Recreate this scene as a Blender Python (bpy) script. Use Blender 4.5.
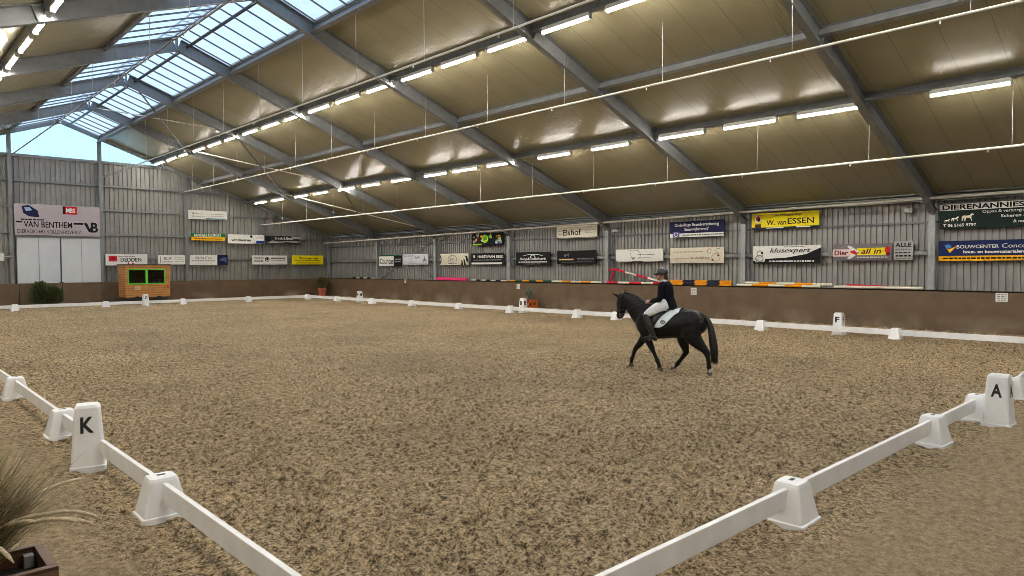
import bpy, math, random
import numpy as np
from mathutils import Vector, Matrix

# ------------------------------------------------------------------ camera, world, exposure
sc = bpy.context.scene
COL = sc.collection
for o in list(bpy.data.objects):
    bpy.data.objects.remove(o)
cam_d = bpy.data.cameras.new('camera')
cam = bpy.data.objects.new('camera', cam_d); COL.objects.link(cam); sc.camera = cam
CAM_F, CAM_P, CAM_R, CAM_Y = 692.14, -0.032589, -0.004121, 0.762019
cam_d.sensor_width = 36.0; cam_d.lens = CAM_F * 36.0 / 1024.0
cam_d.clip_start = 0.05; cam_d.clip_end = 500
_fw = Vector((math.sin(CAM_Y)*math.cos(CAM_P), math.cos(CAM_Y)*math.cos(CAM_P), math.sin(CAM_P)))
_r = Vector((math.cos(CAM_Y), -math.sin(CAM_Y), 0)); _u = _r.cross(_fw)
_r2 = _r*math.cos(CAM_R) + _u*math.sin(CAM_R); _u2 = -_r*math.sin(CAM_R) + _u*math.cos(CAM_R)
_m = Matrix((_r2, _u2, -_fw)).transposed().to_4x4()
_m.translation = Vector((-1.9436, -2.7236, 2.2)); cam.matrix_world = _m

world = bpy.data.worlds.new('overcast_sky'); sc.world = world; world.use_nodes = True
wn = world.node_tree; wn.nodes.clear()
wo = wn.nodes.new('ShaderNodeOutputWorld'); wb = wn.nodes.new('ShaderNodeBackground')
wt = wn.nodes.new('ShaderNodeTexNoise'); wt.inputs['Scale'].default_value = 3.0
wr = wn.nodes.new('ShaderNodeValToRGB')
wr.color_ramp.elements[0].color = (0.60, 0.76, 1.0, 1); wr.color_ramp.elements[1].color = (0.80, 0.91, 1.0, 1)
wn.links.new(wt.outputs['Fac'], wr.inputs['Fac']); wn.links.new(wr.outputs['Color'], wb.inputs['Color'])
wb.inputs['Strength'].default_value = 1.25
wn.links.new(wb.outputs[0], wo.inputs[0])
sc.view_settings.view_transform = 'Standard'; sc.view_settings.look = 'None'
sc.view_settings.gamma = 1.0; sc.view_settings.use_curve_mapping = False
sc.view_settings.exposure = 0.45
LAMP = 75.0
sc.cycles.use_denoising = True; sc.cycles.filter_width = 0.8
sc.cycles.max_bounces = 8; sc.cycles.diffuse_bounces = 4; sc.cycles.transparent_max_bounces = 12
sc.cycles.sample_clamp_indirect = 6.0
sc.cycles.caustics_reflective = False; sc.cycles.caustics_refractive = False

random.seed(7); rng = np.random.default_rng(7)
pi = math.pi

# ------------------------------------------------------------------ materials
MATS = {}
def mat(name, col, rough=0.6, metal=0.0, vary=0.12, scale=6.0, bump=0.0, bscale=None, spec=0.5, emit=None, estr=0.0):
    if name in MATS: return MATS[name]
    m = bpy.data.materials.new(name); m.use_nodes = True; MATS[name] = m
    nt = m.node_tree; b = nt.nodes['Principled BSDF']
    tc = nt.nodes.new('ShaderNodeTexCoord'); n = nt.nodes.new('ShaderNodeTexNoise')
    n.inputs['Scale'].default_value = scale; n.inputs['Detail'].default_value = 5
    nt.links.new(tc.outputs['Object'], n.inputs['Vector'])
    r = nt.nodes.new('ShaderNodeValToRGB')
    lo = [max(0, c*(1-vary)) for c in col]; hi = [min(1, c*(1+vary)) for c in col]
    r.color_ramp.elements[0].color = (*lo, 1); r.color_ramp.elements[1].color = (*hi, 1)
    r.color_ramp.elements[0].position = 0.3; r.color_ramp.elements[1].position = 0.7
    nt.links.new(n.outputs['Fac'], r.inputs['Fac']); nt.links.new(r.outputs['Color'], b.inputs['Base Color'])
    b.inputs['Roughness'].default_value = rough; b.inputs['Metallic'].default_value = metal
    b.inputs['Specular IOR Level'].default_value = spec
    if bump:
        n2 = nt.nodes.new('ShaderNodeTexNoise'); n2.inputs['Scale'].default_value = bscale or scale*4
        n2.inputs['Detail'].default_value = 6
        nt.links.new(tc.outputs['Object'], n2.inputs['Vector'])
        bp = nt.nodes.new('ShaderNodeBump'); bp.inputs['Strength'].default_value = bump; bp.inputs['Distance'].default_value = 0.02
        nt.links.new(n2.outputs['Fac'], bp.inputs['Height']); nt.links.new(bp.outputs[0], b.inputs['Normal'])
    if emit:
        b.inputs['Emission Color'].default_value = (*emit, 1); b.inputs['Emission Strength'].default_value = estr
    return m
def srgb(r, g, b):
    f = lambda c: (c/255/12.92) if c/255 <= 0.04045 else ((c/255+0.055)/1.055)**2.4
    return (f(r), f(g), f(b))
def paint(key, r, g, b, rough=0.55): return mat('paint_'+key, srgb(r, g, b), rough, vary=0.05, scale=9, spec=0.2)

STEEL = mat('galvanised_steel', (0.205, 0.217, 0.225), 0.45, 0.3, 0.12, 5, 0.03)
GALV = mat('bright_galvanised', (0.33, 0.35, 0.365), 0.5, 0.25, 0.12, 8, 0.04)
STEELD = mat('dull_steel', (0.13, 0.137, 0.145), 0.55, 0.3, 0.2, 7, 0.05)
PIPEW = mat('pale_pipe', (0.62, 0.60, 0.54), 0.4, 0.2, 0.08, 5)
PIPED = mat('dark_pipe', (0.05, 0.05, 0.055), 0.4, 0.2, 0.1, 5)
CLAD = mat('steel_cladding', (0.265, 0.26, 0.25), 0.45, 0.15, 0.10, 2.5, 0.03)
WHITE = mat('white_plastic', (0.86, 0.87, 0.88), 0.4, 0, 0.03, 9, 0.03)
RAILW = mat('white_rail', (0.84, 0.845, 0.85), 0.42, 0, 0.07, 4, 0.04)
BLACK = mat('black_print', (0.012, 0.012, 0.014), 0.5)
WIRE = mat('pale_wire', (0.5, 0.5, 0.47), 0.5)
DOORW = mat('door_white', (0.56, 0.60, 0.64), 0.45, 0, 0.04, 2, 0.02)

# roof panels: cream sandwich panels with fine ribs along the slope and a joint every metre
def roof_material():
    m = bpy.data.materials.new('cream_roof_panel'); m.use_nodes = True; nt = m.node_tree; b = nt.nodes['Principled BSDF']
    tc = nt.nodes.new('ShaderNodeTexCoord'); sp = nt.nodes.new('ShaderNodeSeparateXYZ')
    nt.links.new(tc.outputs['Object'], sp.inputs[0])
    def mth(op, a, bv=None):
        k = nt.nodes.new('ShaderNodeMath'); k.operation = op
        for i, v in enumerate((a, bv)):
            if v is None: continue
            if isinstance(v, (int, float)): k.inputs[i].default_value = v
            else: nt.links.new(v, k.inputs[i])
        return k.outputs[0]
    y = sp.outputs['Y']
    rib = mth('SINE', mth('MULTIPLY', y, 2*pi/0.1))
    fr = mth('FRACT', y); joint = mth('LESS_THAN', fr, 0.03)
    n = nt.nodes.new('ShaderNodeTexNoise'); n.inputs['Scale'].default_value = 1.2; n.inputs['Detail'].default_value = 6
    nt.links.new(tc.outputs['Object'], n.inputs['Vector'])
    r = nt.nodes.new('ShaderNodeValToRGB')
    r.color_ramp.elements[0].color = (0.215, 0.192, 0.116, 1); r.color_ramp.elements[1].color = (0.27, 0.242, 0.15, 1)
    nt.links.new(n.outputs['Fac'], r.inputs['Fac'])
    mx = nt.nodes.new('ShaderNodeMixRGB'); mx.inputs['Color2'].default_value = (0.19, 0.165, 0.105, 1)
    nt.links.new(joint, mx.inputs['Fac']); nt.links.new(r.outputs['Color'], mx.inputs['Color1'])
    nt.links.new(mx.outputs['Color'], b.inputs['Base Color'])
    b.inputs['Roughness'].default_value = 0.26; b.inputs['Specular IOR Level'].default_value = 0.5
    bp = nt.nodes.new('ShaderNodeBump'); bp.inputs['Strength'].default_value = 0.35; bp.inputs['Distance'].default_value = 0.004
    nt.links.new(mth('SUBTRACT', rib, mth('MULTIPLY', joint, 2.0)), bp.inputs['Height'])
    nt.links.new(bp.outputs[0], b.inputs['Normal'])
    return m
ROOF = roof_material()

def translucent_material(name, tint, mixf):
    m = bpy.data.materials.new(name); m.use_nodes = True; nt = m.node_tree; nt.nodes.clear()
    o = nt.nodes.new('ShaderNodeOutputMaterial'); tr = nt.nodes.new('ShaderNodeBsdfTransparent'); tl = nt.nodes.new('ShaderNodeBsdfTranslucent')
    mx = nt.nodes.new('ShaderNodeMixShader'); mx.inputs[0].default_value = mixf
    tc = nt.nodes.new('ShaderNodeTexCoord'); n = nt.nodes.new('ShaderNodeTexNoise'); n.inputs['Scale'].default_value = 2.2; n.inputs['Detail'].default_value = 6
    nt.links.new(tc.outputs['Object'], n.inputs['Vector'])
    r = nt.nodes.new('ShaderNodeValToRGB')
    r.color_ramp.elements[0].color = (*[c*0.88 for c in tint], 1); r.color_ramp.elements[1].color = (*tint, 1)
    nt.links.new(n.outputs['Fac'], r.inputs['Fac']); nt.links.new(r.outputs['Color'], tr.inputs['Color']); nt.links.new(r.outputs['Color'], tl.inputs['Color'])
    nt.links.new(tr.outputs[0], mx.inputs[1]); nt.links.new(tl.outputs[0], mx.inputs[2]); nt.links.new(mx.outputs[0], o.inputs[0])
    return m
SKYP = translucent_material('skylight_sheet', (0.84, 0.90, 0.97), 0.25)
GABP = translucent_material('gable_sheet', (0.82, 0.97, 0.97), 0.5)

def sand_material():
    m = bpy.data.materials.new('riding_sand'); m.use_nodes = True; nt = m.node_tree; b = nt.nodes['Principled BSDF']
    tc = nt.nodes.new('ShaderNodeTexCoord')
    def noise(s, d=6, rg=0.6):
        n = nt.nodes.new('ShaderNodeTexNoise'); n.inputs['Scale'].default_value = s; n.inputs['Detail'].default_value = d
        n.inputs['Roughness'].default_value = rg
        nt.links.new(tc.outputs['Object'], n.inputs['Vector']); return n.outputs['Fac']
    r = nt.nodes.new('ShaderNodeValToRGB')
    r.color_ramp.elements[0].color = (0.10, 0.072, 0.042, 1); r.color_ramp.elements[0].position = 0.39
    r.color_ramp.elements[1].color = (0.84, 0.67, 0.43, 1); r.color_ramp.elements[1].position = 0.60
    e = r.color_ramp.elements.new(0.475); e.color = (0.42, 0.32, 0.195, 1)
    fm = nt.nodes.new('ShaderNodeMath'); fm.operation = 'MULTIPLY_ADD'; fm.inputs[1].default_value = 0.45
    fa = nt.nodes.new('ShaderNodeMath'); fa.operation = 'MULTIPLY'; fa.inputs[1].default_value = 0.55
    nt.links.new(noise(20, 2, 0.5), fm.inputs[0]); nt.links.new(noise(60, 2, 0.6), fa.inputs[0]); nt.links.new(fa.outputs[0], fm.inputs[2])
    nt.links.new(fm.outputs[0], r.inputs['Fac'])
    big = nt.nodes.new('ShaderNodeValToRGB')
    big.color_ramp.elements[0].color = (0.84, 0.83, 0.82, 1); big.color_ramp.elements[0].position = 0.35
    big.color_ramp.elements[1].color = (1.08, 1.06, 1.04, 1); big.color_ramp.elements[1].position = 0.65
    nt.links.new(noise(0.35, 4), big.inputs['Fac'])
    mx = nt.nodes.new('ShaderNodeMixRGB'); mx.blend_type = 'MULTIPLY'; mx.inputs['Fac'].default_value = 1
    nt.links.new(r.outputs['Color'], mx.inputs['Color1']); nt.links.new(big.outputs['Color'], mx.inputs['Color2'])
    # dark specks painted in as the shade of small pits in the sand
    sp = nt.nodes.new('ShaderNodeValToRGB'); sp.color_ramp.elements[0].position = 0.33; sp.color_ramp.elements[1].position = 0.42
    sp.color_ramp.elements[0].color = (0.46, 0.43, 0.39, 1); sp.color_ramp.elements[1].color = (1, 1, 1, 1)
    nt.links.new(noise(15, 3, 0.55), sp.inputs['Fac'])
    m2 = nt.nodes.new('ShaderNodeMixRGB'); m2.blend_type = 'MULTIPLY'; m2.inputs['Fac'].default_value = 0.8
    nt.links.new(mx.outputs['Color'], m2.inputs['Color1']); nt.links.new(sp.outputs['Color'], m2.inputs['Color2'])
    # trodden, drier and smoother sand on the walkway outside the arena fence
    sx = nt.nodes.new('ShaderNodeSeparateXYZ'); nt.links.new(tc.outputs['Object'], sx.inputs[0])
    mn = nt.nodes.new('ShaderNodeMath'); mn.operation = 'MINIMUM'; nt.links.new(sx.outputs['X'], mn.inputs[0]); nt.links.new(sx.outputs['Y'], mn.inputs[1])
    wob = nt.nodes.new('ShaderNodeMath'); wob.operation = 'MULTIPLY_ADD'; wob.inputs[1].default_value = 1.4; nt.links.new(noise(1.6, 5, .65), wob.inputs[0]); nt.links.new(mn.outputs[0], wob.inputs[2])
    mk = nt.nodes.new('ShaderNodeMapRange'); mk.inputs['From Min'].default_value = 0.45; mk.inputs['From Max'].default_value = -0.1; mk.inputs['To Max'].default_value = 0.78
    nt.links.new(wob.outputs[0], mk.inputs['Value'])
    dry = nt.nodes.new('ShaderNodeValToRGB'); dry.color_ramp.elements[0].color = (0.34, 0.255, 0.155, 1); dry.color_ramp.elements[1].color = (0.62, 0.48, 0.30, 1)
    dry.color_ramp.elements[0].position = .4; dry.color_ramp.elements[1].position = .6; nt.links.new(noise(14, 8, .75), dry.inputs['Fac'])
    m3 = nt.nodes.new('ShaderNodeMixRGB'); nt.links.new(mk.outputs[0], m3.inputs['Fac']); nt.links.new(m2.outputs['Color'], m3.inputs['Color1']); nt.links.new(dry.outputs['Color'], m3.inputs['Color2'])
    nt.links.new(m3.outputs['Color'], b.inputs['Base Color'])
    b.inputs['Roughness'].default_value = 0.95; b.inputs['Specular IOR Level'].default_value = 0.15
    b1 = nt.nodes.new('ShaderNodeBump'); b1.inputs['Strength'].default_value = 1.0; b1.inputs['Distance'].default_value = 0.16
    nt.links.new(noise(11, 8, 0.65), b1.inputs['Height'])
    b2 = nt.nodes.new('ShaderNodeBump'); b2.inputs['Strength'].default_value = 0.9; b2.inputs['Distance'].default_value = 0.03
    nt.links.new(noise(55, 4), b2.inputs['Height']); nt.links.new(b1.outputs[0], b2.inputs['Normal'])
    nt.links.new(b2.outputs[0], b.inputs['Normal'])
    return m
SAND = sand_material()

def board_material():
    m = mat('brown_kickboard', (0.130, 0.084, 0.048), 0.6, 0, 0.15, 1.6, 0.1, 30)
    nt = m.node_tree; b = nt.nodes['Principled BSDF']
    # dust thrown against the lower edge of the boards
    tc = nt.nodes.new('ShaderNodeTexCoord'); sp = nt.nodes.new('ShaderNodeSeparateXYZ'); nt.links.new(tc.outputs['Object'], sp.inputs[0])
    n = nt.nodes.new('ShaderNodeTexNoise'); n.inputs['Scale'].default_value = 0.55; n.inputs['Detail'].default_value = 7
    nt.links.new(tc.outputs['Object'], n.inputs['Vector'])
    mr = nt.nodes.new('ShaderNodeMapRange'); mr.inputs['From Min'].default_value = 0.6; mr.inputs['From Max'].default_value = 0.05
    nt.links.new(sp.outputs['Z'], mr.inputs['Value'])
    ml = nt.nodes.new('ShaderNodeMath'); ml.operation = 'MULTIPLY'; nt.links.new(mr.outputs[0], ml.inputs[0])
    r2 = nt.nodes.new('ShaderNodeValToRGB'); r2.color_ramp.elements[0].position = 0.48; r2.color_ramp.elements[1].position = 0.7
    nt.links.new(n.outputs['Fac'], r2.inputs['Fac']); nt.links.new(r2.outputs['Color'], ml.inputs[1])
    mx = nt.nodes.new('ShaderNodeMixRGB'); mx.inputs['Color2'].default_value = (0.33, 0.27, 0.19, 1)
    old = b.inputs['Base Color'].links[0].from_socket
    nt.links.new(old, mx.inputs['Color1']); nt.links.new(ml.outputs[0], mx.inputs['Fac']); nt.links.new(mx.outputs['Color'], b.inputs['Base Color'])
    return m
BOARD = board_material()

def wood_material(name, c1, c2, period, axis='Z', rough=0.5):
    m = mat(name, c1, rough, 0, 0.18, 5, 0.08); nt = m.node_tree; b = nt.nodes['Principled BSDF']
    tc = nt.nodes.new('ShaderNodeTexCoord'); sp = nt.nodes.new('ShaderNodeSeparateXYZ'); nt.links.new(tc.outputs['Object'], sp.inputs[0])
    k = nt.nodes.new('ShaderNodeMath'); k.operation = 'DIVIDE'; k.inputs[1].default_value = period; nt.links.new(sp.outputs[axis], k.inputs[0])
    f = nt.nodes.new('ShaderNodeMath'); f.operation = 'FRACT'; nt.links.new(k.outputs[0], f.inputs[0])
    l = nt.nodes.new('ShaderNodeMath'); l.operation = 'LESS_THAN'; l.inputs[1].default_value = 0.12; nt.links.new(f.outputs[0], l.inputs[0])
    mx = nt.nodes.new('ShaderNodeMixRGB'); mx.inputs['Color2'].default_value = (*c2, 1)
    old = b.inputs['Base Color'].links[0].from_socket
    nt.links.new(old, mx.inputs['Color1']); nt.links.new(l.outputs[0], mx.inputs['Fac']); nt.links.new(mx.outputs['Color'], b.inputs['Base Color'])
    return m

# ------------------------------------------------------------------ mesh helpers
class MB:
    def __init__(s): s.v = []; s.f = []; s.mi = []; s.mats = []
    def _m(s, m):
        if m is None: return 0
        if m not in s.mats: s.mats.append(m)
        return s.mats.index(m)
    def add(s, vs, fs, m=None):
        n = len(s.v); s.v += [tuple(p) for p in vs]; k = s._m(m)
        for f in fs: s.f.append(tuple(i+n for i in f)); s.mi.append(k)
        return s
    def box(s, x0, x1, y0, y1, z0, z1, m=None):
        vs = [(x, y, z) for z in (z0, z1) for y in (y0, y1) for x in (x0, x1)]
        return s.add(vs, [(0,2,3,1),(4,5,7,6),(0,1,5,4),(2,6,7,3),(0,4,6,2),(1,3,7,5)], m)
    def obox(s, p0, p1, up, w, h, ou=0.0, os=0.0, m=None):   # oriented bar: w sideways, h along up
        p0 = Vector(p0); p1 = Vector(p1); d = (p1-p0).normalized(); sd = d.cross(Vector(up)).normalized(); u = sd.cross(d)
        vs = []
        for p in (p0, p1):
            for a, b in ((-1,-1),(1,-1),(1,1),(-1,1)):
                vs.append(p + sd*(a*w/2+os) + u*(b*h/2+ou))
        return s.add(vs, [(0,3,2,1),(4,5,6,7),(0,1,5,4),(1,2,6,5),(2,3,7,6),(3,0,4,7)], m)
    def ibeam(s, p0, p1, up, D, W, tf=0.014, tw=0.010, m=None):   # p = bottom centre line
        s.obox(p0, p1, up, W, tf, tf/2, 0, m); s.obox(p0, p1, up, W, tf, D-tf/2, 0, m); s.obox(p0, p1, up, tw, D-2*tf, D/2, 0, m)
        return s
    def tube(s, pts, r, n=8, m=None, cap=True):
        pts = [Vector(p) for p in pts]; rs = r if isinstance(r, (list, tuple)) else [r]*len(pts)
        vs = []; N = len(pts); prev = None
        for i, p in enumerate(pts):
            d = (pts[min(i+1, N-1)] - pts[max(i-1, 0)]).normalized()
            a = Vector((0,0,1)) if abs(d.z) < 0.9 else Vector((1,0,0))
            sd = d.cross(a).normalized()
            if prev is not None and sd.dot(prev) < 0: sd = -sd
            prev = sd; u = sd.cross(d)
            for k in range(n):
                t = 2*pi*k/n; vs.append(p + (sd*math.cos(t)+u*math.sin(t))*rs[i])
        fs = [(i*n+k, i*n+(k+1)%n, (i+1)*n+(k+1)%n, (i+1)*n+k) for i in range(N-1) for k in range(n)]
        if cap: fs += [tuple(range(n))[::-1], tuple((N-1)*n+k for k in range(n))]
        return s.add(vs, fs, m)
    def rings(s, rings, m=None, cap=True):    # list of equal-length point loops
        n = len(rings[0]); vs = [p for r in rings for p in r]
        fs = [(i*n+k, i*n+(k+1)%n, (i+1)*n+(k+1)%n, (i+1)*n+k) for i in range(len(rings)-1) for k in range(n)]
        if cap: fs += [tuple(range(n))[::-1], tuple((len(rings)-1)*n+k for k in range(n))]
        return s.add(vs, fs, m)
    def sphere(s, c, rx, ry, rz, n=14, k=9, m=None):
        R = []
        for i in range(k):
            a = -pi/2 + pi*(i+0.35)/(k-0.3)
            R.append([(c[0]+rx*math.cos(a)*math.cos(2*pi*j/n), c[1]+ry*math.cos(a)*math.sin(2*pi*j/n), c[2]+rz*math.sin(a)) for j in range(n)])
        return s.rings(R, m)
    def mesh(s, name, m=None):
        me = bpy.data.meshes.new(name); me.from_pydata([tuple(v) for v in s.v], [], s.f)
        ms = s.mats or [m]
        for q in ms: me.materials.append(q)
        if s.mats: me.polygons.foreach_set('material_index', s.mi)
        me.update(); return me
    def build(s, name, m=None, parent=None, smooth=False, bevel=0.0, loc=None):
        me = s.mesh(name, m)
        if smooth: me.polygons.foreach_set('use_smooth', [True]*len(me.polygons))
        o = bpy.data.objects.new(name, me); COL.objects.link(o)
        if parent: o.parent = parent
        if loc: o.location = loc
        if bevel:
            b = o.modifiers.new('bevel', 'BEVEL'); b.width = bevel; b.segments = 2; b.limit_method = 'ANGLE'; b.angle_limit = 0.6
        return o

def tag(o, label=None, cat=None, group=None, kind=None):
    if label: o['label'] = label
    if cat: o['category'] = cat
    if group: o['group'] = group
    if kind: o['kind'] = kind
    return o
def thing(name, loc, label, cat, group=None, rz=0.0):
    o = bpy.data.objects.new(name, None); COL.objects.link(o); o.location = loc; o.rotation_euler = (0, 0, rz)
    o.empty_display_size = 0.2
    return tag(o, label, cat, group)
def struct(o, label=None): o['kind'] = 'structure'; (label and tag(o, label)); return o
def copy_tree(root, loc=None, rz=None, label=None, group=None):
    r = root.copy(); COL.objects.link(r)
    if loc is not None: r.location = loc
    if rz is not None: r.rotation_euler = (0, 0, rz)
    if label: r['label'] = label
    if group: r['group'] = group
    for ch in list(root.children):
        c = ch.copy(); COL.objects.link(c); c.parent = r
        for g in ch.children:
            d = g.copy(); COL.objects.link(d); d.parent = c
    return r
def baked(mb, name, material, voxel, smooth_it=4, parent=None, fac=0.5):
    """union overlapping closed shapes into one continuous skin"""
    o = mb.build('tmp', material)
    r = o.modifiers.new('r', 'REMESH'); r.mode = 'VOXEL'; r.voxel_size = voxel; r.use_smooth_shade = True
    if smooth_it:
        sm = o.modifiers.new('s', 'SMOOTH'); sm.iterations = smooth_it; sm.factor = fac
    dg = bpy.context.evaluated_depsgraph_get(); dg.update()
    me = bpy.data.meshes.new_from_object(o.evaluated_get(dg))
    bpy.data.objects.remove(o)
    me.name = name; me.materials.clear(); me.materials.append(material)
    me.polygons.foreach_set('use_smooth', [True]*len(me.polygons))
    q = bpy.data.objects.new(name, me); COL.objects.link(q)
    if parent: q.parent = parent
    return q

# flat lettering turned into a thin mesh lying in local x (right) / z (up), facing -y
_tc = {}
def text_geo(s, bold=0.0, shear=0.0):
    k = (s, bold, shear)
    if k not in _tc:
        cu = bpy.data.curves.new('t', 'FONT'); cu.body = s; cu.size = 1; cu.offset = bold; cu.shear = shear; cu.resolution_u = 3
        ob = bpy.data.objects.new('t', cu); COL.objects.link(ob)
        dg = bpy.context.evaluated_depsgraph_get(); dg.update()
        me = bpy.data.meshes.new_from_object(ob.evaluated_get(dg))
        vs = [tuple(v.co) for v in me.vertices]; fs = [tuple(p.vertices) for p in me.polygons]
        bpy.data.objects.remove(ob); bpy.data.meshes.remove(me)
        a = np.array(vs); mn = a.min(0); mxx = a.max(0)
        _tc[k] = ([((x-mn[0])/(mxx[0]-mn[0])-0.5, (y-mn[1])/(mxx[1]-mn[1])-0.5) for x, y, z in vs], fs)
    return _tc[k]
def add_text(mb, s, cx, cz, w, h, y, bold=0.0, shear=0.0, m=None):
    bold *= 0.65
    vs, fs = text_geo(s, bold, shear)
    mb.add([(cx+a*w, y, cz+b*h) for a, b in vs], fs, m)
# ------------------------------------------------------------------ building data (metres)
XW, XL, RX, RZ, SL = 23.73, -9.73, 7.0, 10.2, 0.365
YF, YB = 44.21, -9.1
FY = [4.26, 10.94, 17.84, 24.6, 31.17, 37.63]
under = lambda x: RZ - SL*abs(x-RX)            # underside of the rafters
SKIN = 0.50                                    # roof skin above that line

# ------------------------------------------------------------------ sand floor
def vnoise(X, Y, cell, seed):
    g = np.random.default_rng(seed).random((256, 256))
    u = X/cell; v = Y/cell; i = np.floor(u).astype(int); j = np.floor(v).astype(int); fu = u-i; fv = v-j
    fu = fu*fu*(3-2*fu); fv = fv*fv*(3-2*fv)
    G = lambda a, b: g[a % 256, b % 256]
    return (G(i,j)*(1-fu)+G(i+1,j)*fu)*(1-fv) + (G(i,j+1)*(1-fu)+G(i+1,j+1)*fu)*fv - 0.5
xs = np.concatenate([np.linspace(XL-0.4, -2.6, 20), np.arange(-2.5, 12, 0.026), np.arange(12, 24.4, 0.1)])
ys = np.concatenate([np.linspace(YB-0.4, -1.6, 18), np.arange(-1.5, 8, 0.026), np.arange(8, 18, 0.07), np.arange(18, 44.8, 0.2)])
X, Y = np.meshgrid(xs, ys, indexing='ij')
ca, sa = math.cos(0.5), math.sin(0.5); Xr = X*ca+Y*sa; Yr = -X*sa+Y*ca
Z = 0.070*vnoise(Xr, Yr, 0.21, 1) + 0.060*vnoise(X, Y, 0.13, 2) + 0.060*vnoise(Yr, Xr, 0.075, 3) + 0.03*vnoise(X, Y, 1.1, 4)
inside = np.clip((X+0.1)/0.5, 0, 1)*np.clip((Y+0.1)/0.5, 0, 1)
Z *= 0.40 + 0.60*inside
Z = np.where(Z < -0.015, Z*1.9+0.0135, Z)
for D_, M_ok in ((X+0.08, (Y > 0) & (Y < 40)), (Y+0.16, (X > 0) & (X < 20)), (X-20.08, (Y > 0) & (Y < 40)), (Y-40.0, (X > 0) & (X < 20))):
    Z -= 0.028*np.exp(-(D_/0.13)**2)*M_ok
# ruts of disturbed sand left along the outside of the fence
rut = lambda d: np.exp(-((d)/0.16)**2)
Z += (rut(X+0.42)*(Y > -1) + rut(Y+0.42)*(X > -1)*0.6) * (0.07*vnoise(X, Y, 0.17, 9) - 0.02)
nx, ny = X.shape
me = bpy.data.meshes.new('floor')
verts = np.stack([X, Y, Z], -1).reshape(-1, 3)
idx = np.arange(nx*ny).reshape(nx, ny)
quads = np.stack([idx[:-1,:-1], idx[1:,:-1], idx[1:,1:], idx[:-1,1:]], -1).reshape(-1, 4)
me.vertices.add(len(verts)); me.vertices.foreach_set('co', verts.ravel())
me.loops.add(quads.size); me.loops.foreach_set('vertex_index', quads.ravel())
me.polygons.add(len(quads)); me.polygons.foreach_set('loop_start', np.arange(0, quads.size, 4)); 
me.update(calc_edges=True); me.validate(); me.polygons.foreach_set('use_smooth', [True]*len(quads)); me.materials.append(SAND)
fl = bpy.data.objects.new('floor', me); COL.objects.link(fl); struct(fl, 'brown riding hall sand covered in hoof prints')

# ------------------------------------------------------------------ cladding walls (trapezoid sheets)
def corrugated(mb, a0, a1, zlo, ztop, fn, pitch=0.25, d=0.06, thick=0.03):
    prof = [(0, 0), (0.52*pitch, 0), (0.58*pitch, d), (0.94*pitch, d)]
    A = []; t = a0
    while t < a1:
        for p, q in prof:
            if t+p <= a1: A.append((t+p, q))
        t += pitch
    A.append((a1, 0))
    vs = []
    for a, q in A:
        vs += [fn(a, q, zlo(a)), fn(a, q, ztop(a)), fn(a, d+thick, ztop(a)), fn(a, d+thick, zlo(a))]
    fs = []
    for i in range(len(A)-1):
        k = i*4; l = k+4
        fs += [(k, l, l+1, k+1), (k+1, l+1, l+2, k+2), (k+2, l+2, l+3, k+3), (k+3, l+3, l, k)]
    fs += [(0, 1, 2, 3), tuple(len(vs)-4+i for i in (3, 2, 1, 0))]
    mb.add(vs, fs)
ZG = 8.52
skin = lambda x: RZ + SKIN - SL*abs(x-RX)
w = MB(); corrugated(w, YB, YF+0.4, lambda a: 0, lambda a: skin(24.3)-0.02, lambda a, q, z: (24.25+q, a, z), pitch=0.19, d=0.05)
struct(w.build('wall_right', CLAD), 'grey corrugated steel cladding along the long right side')
w = MB(); corrugated(w, YB, YF+0.4, lambda a: 0, lambda a: skin(XL-0.57)-0.02, lambda a, q, z: (XL-0.52-q, a, z))
struct(w.build('wall_left', CLAD))
w = MB(); corrugated(w, XL-0.5, 24.25, lambda a: 0, lambda a: min(ZG, skin(a)-0.02), lambda a, q, z: (a, YF+0.4+q, z))
struct(w.build('wall_far', CLAD), 'grey corrugated steel gable wall at the far end')
w = MB(); corrugated(w, XL-0.5, 24.25, lambda a: 0, lambda a: skin(a)-0.02, lambda a, q, z: (a, YB-0.1-q, z))
struct(w.build('wall_near', CLAD))
# translucent gable sheet
w = MB(); xa, xb = RX-(RZ+SKIN-ZG)/SL, RX+(RZ+SKIN-ZG)/SL
corrugated(w, xa, xb, lambda a: ZG-0.03, lambda a: max(ZG-0.02, skin(a)-0.02), lambda a, q, z: (a, YF+0.42+q*0.6, z), thick=0.012)
g = struct(w.build('window_1', GABP), 'pale translucent sheet filling the top of the far gable')

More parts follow.
